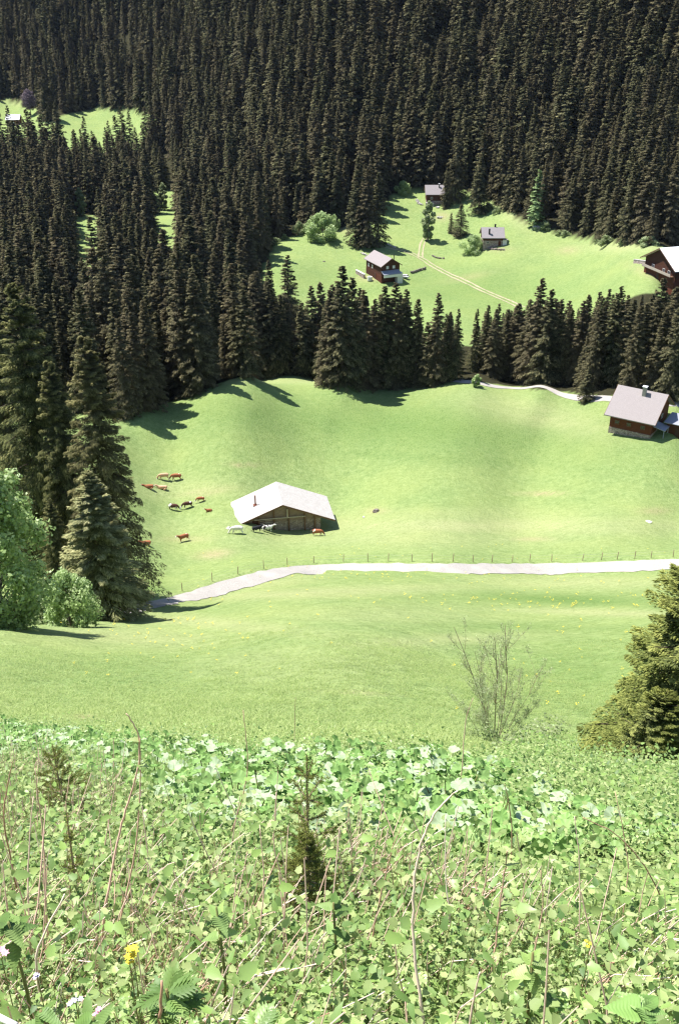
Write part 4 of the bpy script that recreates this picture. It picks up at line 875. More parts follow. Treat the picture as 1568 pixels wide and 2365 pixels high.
# ------------------------------------------------------------------ cows
def skin_mesh(name, nodes, edges, mats, white=(), sub=2):
    me = bpy.data.meshes.new(name); me.from_pydata([n[:3] for n in nodes], edges, []); o = bpy.data.objects.new(name, me); COL.objects.link(o)
    sk = o.modifiers.new('skin', 'SKIN'); ss = o.modifiers.new('sub', 'SUBSURF'); ss.levels = sub
    for i, v in enumerate(me.skin_vertices[0].data): r = nodes[i][3]; v.radius = r if isinstance(r, tuple) else (r, r); v.use_root = (i == 0)
    dg = bpy.context.evaluated_depsgraph_get(); ev = o.evaluated_get(dg); m2 = bpy.data.meshes.new_from_object(ev); m2.name = name
    bpy.data.objects.remove(o); m2.materials.clear()
    for m in mats: m2.materials.append(m)
    for p in m2.polygons: p.use_smooth = True
    if 'tone' in m2.attributes: m2.attributes.remove(m2.attributes['tone'])
    co = np.empty(len(m2.vertices) * 3, np.float32); m2.vertices.foreach_get('co', co); co = co.reshape(-1, 3)
    return m2, co
def cow_mesh(pose):
    # nose towards +x ; ground z=0 ; withers about 1.4
    n = [(0, 0, 1.02, (.34, .40)), (-.42, 0, 1.02, (.33, .40)), (-.80, 0, 1.10, (.28, .30)), (-1.0, 0, 1.12, (.20, .22)), (.42, 0, 1.04, (.29, .37)), (.72, 0, 1.10, (.20, .29))]
    e = [(0, 1), (1, 2), (2, 3), (0, 4), (4, 5)]
    if pose == 'graze': neck = [(.98, 0, .86, (.15, .19)), (1.20, 0, .52, (.12, .15)), (1.36, 0, .26, (.115, .12)), (1.48, 0, .10, (.075, .075))]
    else: neck = [(.98, .04, 1.30, (.14, .19)), (1.18, .06, 1.48, (.12, .14)), (1.40, .08, 1.40, (.10, .11)), (1.60, .08, 1.28, (.075, .075))]
    b = len(n); n += neck; e += [(5, b), (b, b + 1), (b + 1, b + 2), (b + 2, b + 3)]
    def leg(root, pts):
        k = len(n); n.extend(pts); e.append((root, k)); e.extend((k + i, k + i + 1) for i in range(len(pts) - 1))
    if pose == 'lie':
        for s in (-1, 1):
            leg(4, [(.62, s * .26, .82, .12), (.78, s * .30, .66, .075), (.48, s * .34, .60, .055)]); leg(2, [(-.62, s * .32, .82, .16), (-.30, s * .44, .70, .08), (-.62, s * .48, .60, .05)])
    else:
        for s in (-1, 1):
            dx = .10 * s
            leg(4, [(.56, s * .20, .78, .125), (.58 + dx * .5, s * .21, .44, .070), (.57 + dx, s * .21, .10, .045), (.61 + dx, s * .21, .02, .055)])
            leg(2, [(-.74, s * .20, .80, .17), (-.64 - dx * .3, s * .22, .60, .10), (-.88 - dx, s * .22, .40, .06), (-.84 - dx, s * .22, .08, .045), (-.80 - dx, s * .22, .02, .055)])
    m, co = skin_mesh('cow_' + pose, n, e, [M['cow_red']])
    if pose == 'lie': co[:, 2] = np.maximum((co[:, 2] - .56), -.02 + 0 * co[:, 2]) * 1.0; m.vertices.foreach_set('co', co.reshape(-1))
    hx = neck[-2]; d = np.linalg.norm(co - np.array([neck[-1][0], neck[-1][1], neck[-1][2] - (.56 if pose == 'lie' else 0)]), axis=1)
    t = (d < .26).astype(float); t = np.maximum(t, (co[:, 2] < .22) * (pose != 'lie')) if pose != 'lie' else t
    a = m.attributes.new('tone', 'FLOAT', 'POINT'); a.data.foreach_set('value', t.astype(np.float32)); m.update()
    h = neck[2]; hd = np.array(h[:3]) - [0, 0, .56 if pose == 'lie' else 0]; back = nrm(np.array(neck[1][:3]) - np.array(h[:3])); upn = np.array([.55, 0, .83]) if pose == 'graze' else np.array([-.1, 0, 1.0])
    pb = hd + back * .12
    ears = [Geo().tube([pb + [0, s * .07, 0], pb + [0, s * .17, .03] , pb + [0, s * .27, .0]], [.03, .055, .01], 5) for s in (-1, 1)]
    horns = [Geo().tube([pb + upn * .08 + [0, s * .05, 0], pb + upn * .14 + [0, s * .14, 0], pb + upn * .26 + [0, s * .15, 0]], [.022, .018, .005], 5) for s in (-1, 1)]
    zt = 0 if pose != 'lie' else -.56
    tail = Geo().tube([(-1.14, 0, 1.22 + zt), (-1.24, .02, 1.0 + zt), (-1.25, .03, .74 + zt), (-1.24, .04, .48 if pose != 'lie' else .05)], [.03, .022, .02, .045], 5)
    def eye(s):
        g = rock_geo(0, s=.024, flat=1); g.V[0] = g.V[0] * 1.0 + hd + back * .03 + np.array([0, s * .098, .03]); return g
    return m, ears, horns, tail, [eye(-1), eye(1)]
CM = {p: cow_mesh(p) for p in ('graze', 'stand', 'lie')}
CMESH = {}
def cow(px, py, heading, pose, mt, label, s=1.0):
    m, ears, horns, tail, eyes = CM[pose]; P = P0(px, py, 120)
    e = empty('cow', (P[0], P[1], float(tz(P[0], P[1]))), label, 'cow', 'cows grazing around the barn', rz=math.radians(heading), sc=s * .92)
    b = obj('body', m, e); b.material_slots[0].link = 'OBJECT'; b.material_slots[0].material = M[mt]
    for nme, gs, mm in (('ear', ears, mt), ('horn', horns, 'horn'), ('tail', [tail], mt), ('eye', eyes, 'black')):
        for i, g in enumerate(gs):
            k = (pose, nme, i, mm)
            if k not in CMESH: CMESH[k] = g.mesh('cow_' + nme, [M[mm]], True)
            obj(nme, CMESH[k], e)
COWS = [(379,1108,190,'graze','cow_tan','pale tan cow grazing, left one of the topmost pair',1.15),(408,1109,184,'graze','cow_red','red-brown cow with white head, right one of the topmost pair',1.15),
 (376,1130,178,'lie','cow_tan','orange and white cow lying down right below the topmost pair',1.15),(345,1128,185,'lie','cow_red','brown cow lying half hidden behind the big left spruce',1.1),
 (402,1178,-8,'graze','cow_dark','dark brown and white cow, leftmost of the small middle row',1.05),(434,1173,195,'graze','cow_dark','blackish cow with white back in the centre of the small middle row',1.05),
 (464,1159,188,'graze','cow_red','small red cow with white back, topmost of the middle row',.85),(483,1181,182,'lie','cow_red','little red and white calf lying alone left of the barn',.7),
 (425,1250,215,'stand','cow_red','red and white cow standing alone below the others, left of the barn',1.1),(338,1258,190,'lie','cow_red','reddish cow lying behind the lower branches of the big left spruce',1.0),
 (548,1232,184,'graze','cow_white','white cow grazing at the left front corner of the barn',1.2),(594,1229,18,'stand','cow_black','black cow standing in the shade against the barn gable',1.0),
 (619,1229,8,'stand','cow_spot','white cow with dark spots and raised head in front of the barn gable',1.1),(734,1237,-6,'graze','cow_red','red and white cow grazing at the right front corner of the barn',1.05)]
for c_ in COWS: cow(*c_)
# ------------------------------------------------------------------ foreground plants
fr_ = np.random.default_rng(21)
def rmat(az, pitch, roll=0.0):
    c, s = math.cos(az), math.sin(az); Z = np.array([[c, -s, 0], [s, c, 0], [0, 0, 1]]); c, s = math.cos(-pitch), math.sin(-pitch); Y = np.array([[c, 0, s], [0, 1, 0], [-s, 0, c]])
    c, s = math.cos(roll), math.sin(roll); X = np.array([[1, 0, 0], [0, c, -s], [0, s, c]]); return Z @ Y @ X
def leaf(L, W, n=8, teeth=.14, fold=.28, droop=.35, pw=.62, wav=.0):
    n = max(n, 5)
    V, Fc = [], []
    for i in range(n + 1):
        u = i / n; w = W / 2 * math.sin(math.pi * min(1, u ** pw * .97 + .02)) ** .95 * (1.12 - .35 * u) * (1 + (teeth if i % 2 else -teeth)) if i < n else 0.0
        x = L * u; z = -droop * L * u * u + wav * L * math.sin(u * 9)
        V += [(x - (.0 if i % 2 else .35 * w * (i > 0)), w, z + fold * w + (.06 if i % 2 else -.04) * w), (x, 0, z), (x - (.0 if i % 2 else .35 * w * (i > 0)), -w, z + fold * w + (.06 if i % 2 else -.04) * w)]
    for i in range(n): a = i * 3; Fc += [(a, a + 1, a + 4, a + 3), (a + 1, a + 2, a + 5, a + 4)]
    return V, Fc
def veins(V, tn): return np.clip([tn + (.16 if i % 3 == 1 else (.10 if (i // 3) % 2 else -.16)) for i in range(len(V))], 0, 1)
def lobed(L, W, lobes=4, fold=.2, droop=.3, n=4):
    """pinnately cut leaf"""
    g = Geo(); V, Fc = leaf(L * .98, W * .22, 6, .1, fold, droop); g.add(V, Fc, 0, .5)
    for k in range(lobes):
        u = .18 + .62 * k / lobes; ll = W * .62 * math.sin(math.pi * (u * .8 + .22)) + W * .12
        for s in (-1, 1):
            V, Fc = leaf(ll, ll * .30, 8, .2, fold, .35); V = np.array(V) @ rmat(s * 0.85, .1).T + np.array([L * u, 0, -droop * L * u * u]); g.add(V, Fc, 0, .45 + .1 * s)
    V, Fc = leaf(L * .42, W * .34, 6, .2, fold, .3); g.add(np.array(V) + np.array([L * .68, 0, -droop * L * .46]), Fc, 0, .55); return g
def tone_set(g, k, lo=.1, hi=.9):
    for i in range(k, len(g.T)): g.T[i] = np.full(len(g.T[i]), fr_.uniform(lo, hi))
def plant(h, nodes, ls, kind='tri', spread=.9, lw=.62, mi=0, si=1):
    g = Geo(); bx, by = fr_.normal(0, .12, 2) * h
    st = lambda t: np.array([bx * t * t, by * t * t, h * t]); g.tube([st(t) for t in (0, .3, .6, .85, 1)], [.0028, .0024, .002, .0016, .001], 4, si, fr_.uniform(.1, .7), cap=False)
    for i in range(nodes):
        t = .22 + .78 * (i + .5) / nodes; az = i * 2.4 + fr_.normal(0, .3) if kind != 'opp' else i * 1.57
        for s in ((0,) if kind != 'opp' else (0, math.pi)):
            a = az + s; pit = fr_.uniform(-.2, .55) * (1.1 - .3 * t); sz = ls * fr_.uniform(.7, 1.2) * (1.15 - .55 * t ** 2)
            pl = sz * (.7 if kind == 'tri' else .25); d = rmat(a, pit) @ np.array([1, 0, 0]); p0 = st(t); p1 = p0 + d * pl
            g.tube([p0, p1], [.0012, .001], 3, si, .5, cap=False); tn = fr_.uniform(.1, .9)
            V, Fc = leaf(sz, sz * lw, 9, .17, fr_.uniform(.15, .5), fr_.uniform(.1, .7)); g.add(np.array(V) @ rmat(a, pit - .15, fr_.normal(0, .3)).T + p1, Fc, mi, veins(V, tn))
            if kind == 'tri':
                for q in (-1, 1):
                    V, Fc = leaf(sz * .78, sz * .78 * lw, 9, .17, fr_.uniform(.15, .5), .4); g.add(np.array(V) @ rmat(a + q * 1.15, pit - .1, fr_.normal(0, .25)).T + p0 + d * pl * .75, Fc, mi, veins(V, np.clip(tn + fr_.normal(0, .12), 0, 1)))
    return g
def butter(rad, h, felt_glare=0.0):
    g = Geo(); n = 18; V = [(0, 0, 0)]; cup = fr_.uniform(.12, .4); wv = fr_.uniform(.08, .17); ph = fr_.random() * 6
    for ring, rr in ((1, .5), (2, 1.0)):
        for k in range(n):
            a = 2 * math.pi * (k + .5) / n; r = rad * rr * (1 - .55 * math.exp(-((a if a < math.pi else a - 2 * math.pi) / .28) ** 2)) * (1 + .06 * math.sin(a * 5 + ph) + fr_.normal(0, .03))
            V.append((r * math.cos(a), r * math.sin(a), cup * r * rr * .8 + rad * rr * wv * math.sin(3 * a + ph) + rad * rr * wv * .6 * math.sin(7 * a)))
    Fc = [(0, 1 + k, 1 + (k + 1) % n) for k in range(n)] + [(1 + k, 1 + n + k, 1 + n + (k + 1) % n, 1 + (k + 1) % n) for k in range(n)]
    tn = np.array([.45] + [.5 + .08 * ((-1) ** k) for k in range(n)] + [.5 + .28 * ((-1) ** k) for k in range(n)]) + fr_.uniform(-.25, .25)
    R = rmat(fr_.random() * 6.28, fr_.uniform(-.5, .35), fr_.normal(0, .28))
    g.add(np.array(V) @ R.T + np.array([0, 0, h]), Fc, 1 if felt_glare else 0, np.clip(tn, 0, 1))
    g.tube([(0.05, .02, 0), (.03, .02, h * .5), (0, 0, h)], [.008, .006, .004], 4, 2, .5, cap=False); return g
WM = [M['weed'], M['stem'], M['nettle'], M['weed_dark']]
weeds = [plant(fr_.uniform(.28, .52), int(fr_.integers(8, 12)), fr_.uniform(.030, .046), 'tri', lw=.50, mi=[0, 0, 3, 0, 2, 0, 3, 0][i]).mesh('bramble_plant', WM, True) for i in range(8)]
nett = [plant(fr_.uniform(.28, .48), int(fr_.integers(7, 10)), fr_.uniform(.038, .055), 'opp', mi=[2, 0, 3, 2][i], lw=.55).mesh('nettle_plant', WM, True) for i in range(4)]
small = []
for i in range(4):
    g = Geo()
    for k in range(26):
        V, Fc = leaf(fr_.uniform(.02, .042), fr_.uniform(.013, .026), 4, .1, .2, .2); p = fr_.normal(0, .10, 3); p[2] = abs(p[2]) * 1.2 + .03
        g.add(np.array(V) @ rmat(fr_.random() * 6.28, fr_.uniform(-.4, .8), fr_.normal(0, .4)).T + p, Fc, int(fr_.choice([0, 0, 2, 3])), fr_.uniform(.1, .9))
    small.append(g.mesh('small_herb', WM, True))
stalks = []
for i in range(7):
    h = fr_.uniform(.24, .54) if i else .7; b = fr_.normal(0, .12, 2) * h; g = Geo(); P = [(b[0] * t * t + fr_.normal(0, .008), b[1] * t * t + fr_.normal(0, .008), h * t) for t in (0, .25, .5, .75, 1)]
    g.tube(P, np.linspace(.0029, .0017, 5) * fr_.uniform(.8, 1.35), 5, 0, fr_.uniform(.2, 1), cap=False)
    if i % 3 == 0: g.tube([P[2], np.array(P[2]) + [.06, .02, .12]], [.002, .0012], 4, 0, .6, cap=False)
    stalks.append(g.mesh('dry_stalk', [M['dry'] if i != 3 else M['cane']]))
def grass_tuft(nb, h, spread, wid, seed):
    r = np.random.default_rng(seed); Q = []; T = []
    for k in range(nb):
        p = np.append(r.normal(0, spread, 2), 0); a = r.random() * 6.28; ln = h * r.uniform(.5, 1.2); d = np.array([math.cos(a), math.sin(a), 0]); s = np.array([-d[1], d[0], 0]) * wid
        c1 = p + np.array([0, 0, ln * .55]) + d * ln * .12; c2 = p + np.array([0, 0, ln * .92]) + d * ln * r.uniform(.25, .6)
        Q.append(np.stack([p - s, p + s, c1 + s * .8, c1 - s * .8])); Q.append(np.stack([c1 - s * .8, c1 + s * .8, c2 + s * .15, c2 - s * .15])); t = r.uniform(0, 1); T += [t * .7, t]
    return quads_mesh('grass_tuft', np.array(Q), [M['grass']], T)
tufts = [grass_tuft(30, .16, .10, .0045, 40 + i) for i in range(3)]
bleaf = [butter(fr_.uniform(.045, .08), fr_.uniform(.12, .32)).mesh('butterbur', [M['butter'], M['felt_glare'], M['stem']], True) for i in range(9)] + [butter(fr_.uniform(.055, .08), fr_.uniform(.22, .32), 1).mesh('butterbur', [M['butter'], M['felt_glare'], M['stem']], True) for i in range(2)]
def fieldpts(n, y0, y1, pw=1.0, wide=.46, extra=1.0):
    wide = max(wide, .47)
    """points with roughly uniform ground density in the view fan and a margin around it"""
    u = fr_.random(n); y = np.sqrt(y0 * y0 + u * (y1 * y1 - y0 * y0)); x = fr_.uniform(-1, 1, n) * (wide * y + extra); return x, y
def top_px(x, y, h): z = tz(x, y); a, b, d = proj(np.stack([x, y, z + h], -1)); return a, b, z
TOPB = [(-400,1640),(0,1664),(300,1690),(560,1712),(784,1715),(1000,1722),(1100,1735),(1300,1800),(1400,1850),(1568,1880),(2000,1930)]
LOWB = [(-400,1730),(0,1745),(180,1760),(300,1830),(480,1880),(784,1900),(1000,1950),(1200,2010),(1400,2050),(1568,2090),(2000,2150)]
tbx, tby = np.array(TOPB).T; lbx, lby = np.array(LOWB).T
# butterbur leaves
x, y = fieldpts(66000, 5.0, 21.5, extra=1.7); a, b, z = top_px(x, y, .3)
pt = np.sin(x * 1.9 + 1) * np.sin(y * 1.1) * 28 + fr_.normal(0, 12, len(x))
k = (b > np.interp(a, tbx, tby) + np.abs(pt) * .4) & (b < np.interp(a, lbx, lby) + pt)
k &= ~((a > 1090) & (a < 1230) & (b < 1760) & (fr_.random(len(x)) < .6))
x, y, z, b_ = x[k], y[k], z[k], b[k]; n = len(x); print('butterbur', n)
dist = np.hypot(x, y); sc = fr_.uniform(.65, 1.3, n) * np.interp(y, [6, 12, 20], [1.0, .95, 1.0])
P = np.stack([x, y, z - .02], -1); lean = fr_.normal(0, .16, (n, 2))
ii = np.where(fr_.random(n) < .08, fr_.integers(9, 11, n), fr_.integers(0, 9, n))
scatter('butterbur_leaves', bleaf, P, np.stack([lean[:, 0] + .12, lean[:, 1], fr_.uniform(0, 6.28, n)], -1), np.repeat(sc[:, None], 3, 1), ii, 'carpet of big round butterbur leaves below the meadow, some whitish with felted undersides and painted glare', 'leaves')
# herbs in the foreground
x, y = fieldpts(44000, .75, 10.5, extra=1.7); a, b, z = top_px(x, y, .42)
k = (b > np.interp(a, lbx, lby) - 4 + fr_.normal(0, 14, len(x))) | ((a > 1230) & (b > np.interp(a, tbx, tby) - 50) & (b < np.interp(a, tbx, tby) + 70) & (fr_.random(len(x)) < .3)); k &= fr_.random(len(x)) < np.clip(.30 + .6 / y, 0, 1)
x, y, z = x[k], y[k], z[k]; n = len(x); print('weeds', n)
P = np.stack([x, y, z - .03], -1); idx = np.where(fr_.random(n) < .24, fr_.integers(8, 12, n), fr_.integers(0, 8, n)); clump = np.sin(x * 2.3) * np.sin(y * 2.9 + x)
sc = fr_.uniform(.42, .85, n) * (1 + .2 * clump)
scatter('undergrowth', weeds + nett, P, np.stack([fr_.normal(0, .18, n), fr_.normal(.12, .2, n), fr_.uniform(0, 6.28, n)], -1), np.repeat(sc[:, None], 3, 1), idx, 'dense tangle of toothed green herb and bramble leaves filling the foreground', 'undergrowth')
x, y = fieldpts(30000, .7, 18.5, extra=1.7); a, b, z = top_px(x, y, .1)
k = (b > np.interp(a, lbx, lby) + 20) | ((b > np.interp(a, tbx, tby) + 10) & (fr_.random(len(x)) < .15)) | ((a > 1150) & (b < np.interp(a, lbx, lby) - 110) & (b > np.interp(a, [1150, 1260, 1568, 2000], [1760, 1720, 1760, 1800])))
x, y, z = x[k], y[k], z[k]; n = len(x); P = np.stack([x, y, z - .02], -1)
scatter('low_herbs', small, P, np.stack([fr_.normal(0, .2, n), fr_.normal(0, .2, n), fr_.uniform(0, 6.28, n)], -1), np.repeat(fr_.uniform(.8, 1.7, n)[:, None], 3, 1), fr_.integers(0, 4, n), 'small low leaves covering the ground between the foreground stalks', 'ground cover')
# dry stalks
x, y = fieldpts(38000, .75, 10.0, extra=1.7); a, b, z = top_px(x, y, .4)
k = (b > np.interp(a, lbx, lby) - 5) & (fr_.random(len(x)) < np.clip(.55 + .45 * np.sin(x * 1.7 + .6) * np.sin(y * 1.3 + 2), .12, 1)); x, y, z = x[k], y[k], z[k]; n = len(x); print('stalks', n)
scatter('dry_stalks', stalks, np.stack([x, y, z - .03], -1), np.stack([fr_.normal(.05, .2, n), fr_.normal(.33, .22, n), fr_.normal(0, .4, n)], -1), np.repeat(fr_.uniform(.7, 1.1, n)[:, None], 3, 1), np.where(fr_.random(n) < .06, 0, fr_.integers(1, 7, n)), 'pale beige and reddish dry stalks standing through the foreground herbs', 'dry stalks')
# grass
x, y = fieldpts(70000, 12, 62, wide=.37); a, b, z = top_px(x, y, .05); a2, b2, _ = top_px(x, y, .3)
k = ((b < np.interp(a, tbx, tby) + 40) | (a > 1150)) & (fr_.random(len(x)) < np.clip((46 + 9 * np.sin(x * .3) * np.sin(y * .22) - y) / 34, 0, 1) * .8); x, y, z = x[k], y[k], z[k]; n = len(x); print('grass', n)
scatter('meadow_grass', tufts, np.stack([x, y, z - .01], -1), np.stack([fr_.normal(0, .1, n), fr_.normal(0, .1, n), fr_.uniform(0, 6.28, n)], -1), np.stack([fr_.uniform(1., 1.7, n)] * 2 + [fr_.uniform(.25, .6, n)], -1), fr_.integers(0, 3, n), 'short green grass of the steep near meadow', 'grass')
x, y = fieldpts(5000, 2.2, 10.5, wide=.42); a, b, z = top_px(x, y, .1); k = ((a < 420) & (b > 1740) & (b < 1960)) | (fr_.random(len(x)) < .16) & (b > np.interp(a, lbx, lby)); x, y, z = x[k], y[k], z[k]; n = len(x)
scatter('tall_grass', tufts, np.stack([x, y, z], -1), np.stack([fr_.normal(0, .15, n), fr_.normal(.1, .15, n), fr_.uniform(0, 6.28, n)], -1), np.stack([fr_.uniform(.6, .9, n)] * 2 + [fr_.uniform(1.2, 2.4, n)], -1), fr_.integers(0, 3, n), 'thin grass blades among the foreground herbs', 'grass')
# flowers on the meadow
fg = Geo()
for k in range(5):
    c = np.append(fr_.normal(0, .05, 2), .16 + fr_.normal(0, .03)); n6 = 8; V = [c] + [c + np.array([.017 * math.cos(j * .785), .017 * math.sin(j * .785), .005]) for j in range(n6)]; fg.add(V, [(0, 1 + j, 1 + (j + 1) % n6) for j in range(n6)], 0)
    fg.tube([c - [0, 0, .16], c - [0, 0, .002]], [.002, .0015], 3, 1, .5, cap=False)
fm = fg.mesh('yellow_flower', [M['yellow'], M['stem']])
x, y = fieldpts(9000, 20, 150, wide=.36); a, b, z = top_px(x, y, .1)
w = np.exp(-((a - 500) / 190) ** 2 - ((b - 1500) / 70) ** 2) + .8 * np.exp(-((a - 1280) / 260) ** 2 - ((b - 1385) / 18) ** 2) + 1.0 * np.exp(-((a - 1350) / 150) ** 2 - ((b - 1560) / 90) ** 2) + .6 * np.exp(-((a - 900) / 300) ** 2 - ((b - 1330) / 15) ** 2) + .06
k = (fr_.random(len(x)) < w * np.clip(y / 45, .25, 1) * .28) & (b < np.interp(a, tbx, tby) - 10); x, y, z = x[k], y[k], z[k]; n = len(x); print('flowers', n)
scatter('yellow_flowers', [fm], np.stack([x, y, z], -1), np.stack([np.zeros(n)] * 2 + [fr_.uniform(0, 6.28, n)], -1), np.repeat((fr_.uniform(.8, 1.5, n) * np.clip(y / 50, .8, 1.5))[:, None], 3, 1), np.zeros(n, int), 'scattered tiny yellow flowers on the near meadow slope', 'flowers')
# ---- single tall canes
def cane(pix, label, d, r0=.005, mt='cane', leaves=(), name='dry_cane', cat='stalk', lm='weed', group=None):
    B = cast(*pix[0]); D = proj(B)[2] if d is None else d; Q = []; n = len(pix)
    base = unproj(pix[0][0], pix[0][1], D); gz = float(tz(base[0], base[1])); foot = np.array([base[0] - .01, base[1], min(gz, base[2]) - .02])
    Q = [foot] + [unproj(x, y, D * (1 - .012 * i)) for i, (x, y) in enumerate(pix)]
    if np.linalg.norm(Q[1] - Q[0]) < .03: Q = Q[1:]
    # smooth resample
    Q = np.array(Q); s = np.linspace(0, len(Q) - 1, len(Q) * 5); R = np.stack([np.interp(s, np.arange(len(Q)), Q[:, j]) for j in range(3)], 1)
    for _ in range(3): R[1:-1] = (R[:-2] + 2 * R[1:-1] + R[2:]) / 4
    R[1:-1] += fr_.normal(0, r0 * .25, (len(R) - 2, 3))
    org = R[0].copy(); e = empty(name, org, label, cat, group)
    obj('stem', Geo().tube(R - org, np.linspace(r0, r0 * .38, len(R)), 7, 0, fr_.uniform(.3, .9)).mesh('cane_stem', [M[mt]], True), e)
    for t in leaves:
        p = R[int(t * (len(R) - 1))] - org; g = Geo()
        for q in range(int(fr_.integers(2, 5))):
            sz = fr_.uniform(.03, .06) * D / 4.0 * .9; V, Fc = leaf(sz, sz * .6, 8, .13, .3, .4); g.add(np.array(V) @ rmat(fr_.random() * 6.28, fr_.uniform(-.2, .9)).T + p, Fc, 0, fr_.uniform(.3, 1))
        obj('leaf', g.mesh('cane_leaves', [M[lm]], True), e)
    return e
CANES = [
 ([(990,2410),(976,2364),(951,2163),(956,2013),(979,1924),(1010,1866),(1056,1826)],'tallest pinkish cane right of centre, tip arching rightward over the big leaves',3.0,.006,'dry',()),
 ([(1132,2262),(1134,2253),(1156,2074),(1167,1999),(1172,1964)],'upright cane with a yellow-green leafy tip in front of the butterbur, right of centre',3.9,.0055,'cane',(.97,.85,.6)),
 ([(1046,2190),(1044,2174),(1026,1999),(1029,1884)],'thin straight cane just left of the leafy-tipped one',4.2,.0045,'dry',(.45,)),
 ([(1336,2170),(1337,2145),(1338,1990),(1326,1885)],'slim upright cane standing alone at the right before the butterbur',4.2,.0045,'dry',()),
 ([(1186,2360),(1223,2235),(1255,2100),(1248,2010)],'dark thin cane leaning right below the right-hand butterbur',3.5,.004,'cane',(.7,)),
 ([(1530,2080),(1490,2000),(1425,1925),(1345,1888)],'cane arching up to the left near the right edge',4.6,.0045,'cane',()),
 ([(1084,2364),(1095,2300),(1108,2245)],'short pale stalk at the bottom right of centre',2.9,.005,'dry',()),
 ([(1182,1965),(1181,1900),(1172,1840),(1165,1812)],'short reddish cane tip rising in front of the butterbur leaves',5.6,.005,'cane',(.1,)),
 ([(235,2140),(275,1924),(300,1839),(322,1774),(322,1690),(292,1648)],'long pale cane on the left bending over the meadow edge at its top',4.2,.006,'dry',(.8,)),
 ([(270,2160),(305,2014),(320,1919),(325,1774),(324,1700)],'dark red cane crossing behind the long pale cane on the left',4.2,.005,'cane',(.85,.7)),
 ([(107,2130),(102,1949),(92,1860),(82,1774)],'brown cane standing upright near the left edge',4.2,.005,'cane',(.9,)),
 ([(66,2140),(67,1950),(78,1840)],'pinkish cane left of the brown upright one near the left edge',4.3,.005,'dry',()),
 ([(528,1940),(555,1864),(575,1774),(562,1640)],'thin cane left of centre reaching up across the meadow edge',6.4,.0055,'cane',(.3,.6)),
 ([(595,2190),(612,2050),(600,1905)],'pale upright stalk left of centre in the thick herbs',3.8,.004,'dry',()),
 ([(655,2180),(660,2050),(630,1960),(638,1830)],'crooked pale stalk left of the little spruce',3.9,.004,'dry',(.9,)),
 ([(78,2205),(150,2065)],'short thick pale stalk leaning right near the left edge',3.2,.006,'dry',()),
 ([(370,2400),(370,2364),(374,2265)],'broken thick orange-brown stalk at the bottom left of centre',2.35,.008,'cane',()),
 ([(1066,1790),(1074,1660),(1092,1612)],'single thin grey stalk in front of the leafless shrub',9.5,.007,'cane',()),
 ([(680,1722),(681,1640),(683,1612)],'very thin dark stem standing over the meadow edge above the little spruce',13.0,.006,'cane',()),
 ([(5,1880),(22,1800),(30,1760)],'brown cane leaning right at the very left edge',4.8,.005,'cane',()),
 ([(1440,2110),(1452,1990),(1420,1830)],'thin reddish cane near the right edge below the butterbur',4.6,.004,'cane',()),
 ([(855,2190),(880,2060),(905,1960),(935,1890)],'slender brown cane leaning right in the centre of the herbs',4.0,.004,'cane',(.9,.75)),
 ([(815,1980),(800,1900),(812,1840)],'short twiggy cane right of the little spruce',5.0,.004,'dry',(.9,)),
]
for pix, lab, d, r0, mt, lv in CANES: cane(pix, lab, d, r0, mt, lv)
# ---- little spruces in the herbs
def sapling(px_, py_, ty, d, label, R, whorls, seed, bushy=0):
    r = np.random.default_rng(seed); B = unproj(px_, py_, d); gz = float(tz(B[0], B[1])); H = max(.25, float(height_for(B, ty)) + B[2] - gz)
    e = empty('spruce_sapling', (B[0], B[1], gz - .02), label, 'sapling'); g = Geo(); Q, T = [], []
    def needles(p0, p1, n, ln, tn):
        ax = p1 - p0; u = r.random(n)[:, None]; p = p0 + ax * u; dd_ = nrm(r.normal(0, 1, (n, 3)) + nrm(ax) * .9); sd = nrm(np.cross(dd_, r.normal(0, 1, (n, 3)))); w = .0016
        l = ln * r.uniform(.6, 1.3, n)[:, None]; Q.append(np.stack([p, p + dd_ * l * .5 + sd * w, p + dd_ * l, p + dd_ * l * .5 - sd * w], 1)); T.append(np.clip(tn + r.normal(0, .2, n), 0, 1))
    lean = r.normal(0, .03, 2); top = np.array([lean[0] * H, lean[1] * H, H]); g.tube([(0, 0, 0), top * .5, top], [.009, .006, .0025], 6, cap=False); needles(top * .25, top, int(H * 700), .016, .7)
    for k in range(whorls):
        t = .2 + .76 * (k + .3) / whorls; nb = int(r.integers(4, 6)) + bushy
        for j in range(nb):
            an = j * 6.283 / nb + r.normal(0, .25) + k; L = R * (1.05 - t) ** .8 * r.uniform(.7, 1.15); el = .15 + .55 * t + r.normal(0, .1)
            p0 = top * t; dv = np.array([math.cos(an) * math.cos(el), math.sin(an) * math.cos(el), math.sin(el)]); p1 = p0 + dv * L; g.tube([p0, p1], [.0035, .0012], 4, cap=False); needles(p0 + dv * L * .1, p1, int(L * 1500) + 10, .014, .55)
            for q in range(2 + bushy):
                u = r.uniform(.3, .8); s0 = p0 + dv * L * u; a2 = an + r.choice([-1, 1]) * r.uniform(.5, .9); d2 = np.array([math.cos(a2), math.sin(a2), el]); needles(s0, s0 + d2 * L * .38, int(L * 500) + 6, .013, .5)
    obj('trunk', g.mesh('sapling_trunk', [M['twig']]), e); obj('crown', quads_mesh('sapling_crown', np.concatenate(Q), [M['spruce_fore']], np.concatenate(T)), e)
sapling(708, 1985, 1745, 5.0, 'little yellow-green spruce sapling in the centre of the herbs', .30, 6, 1)
sapling(132, 1775, 1712, 7.5, 'small brownish spruce sapling on the left in front of the butterbur leaves', .34, 6, 2, 2)
sapling(150, 1925, 1850, 4.8, 'tiny spruce shoot standing among grass at the left', .10, 3, 3)
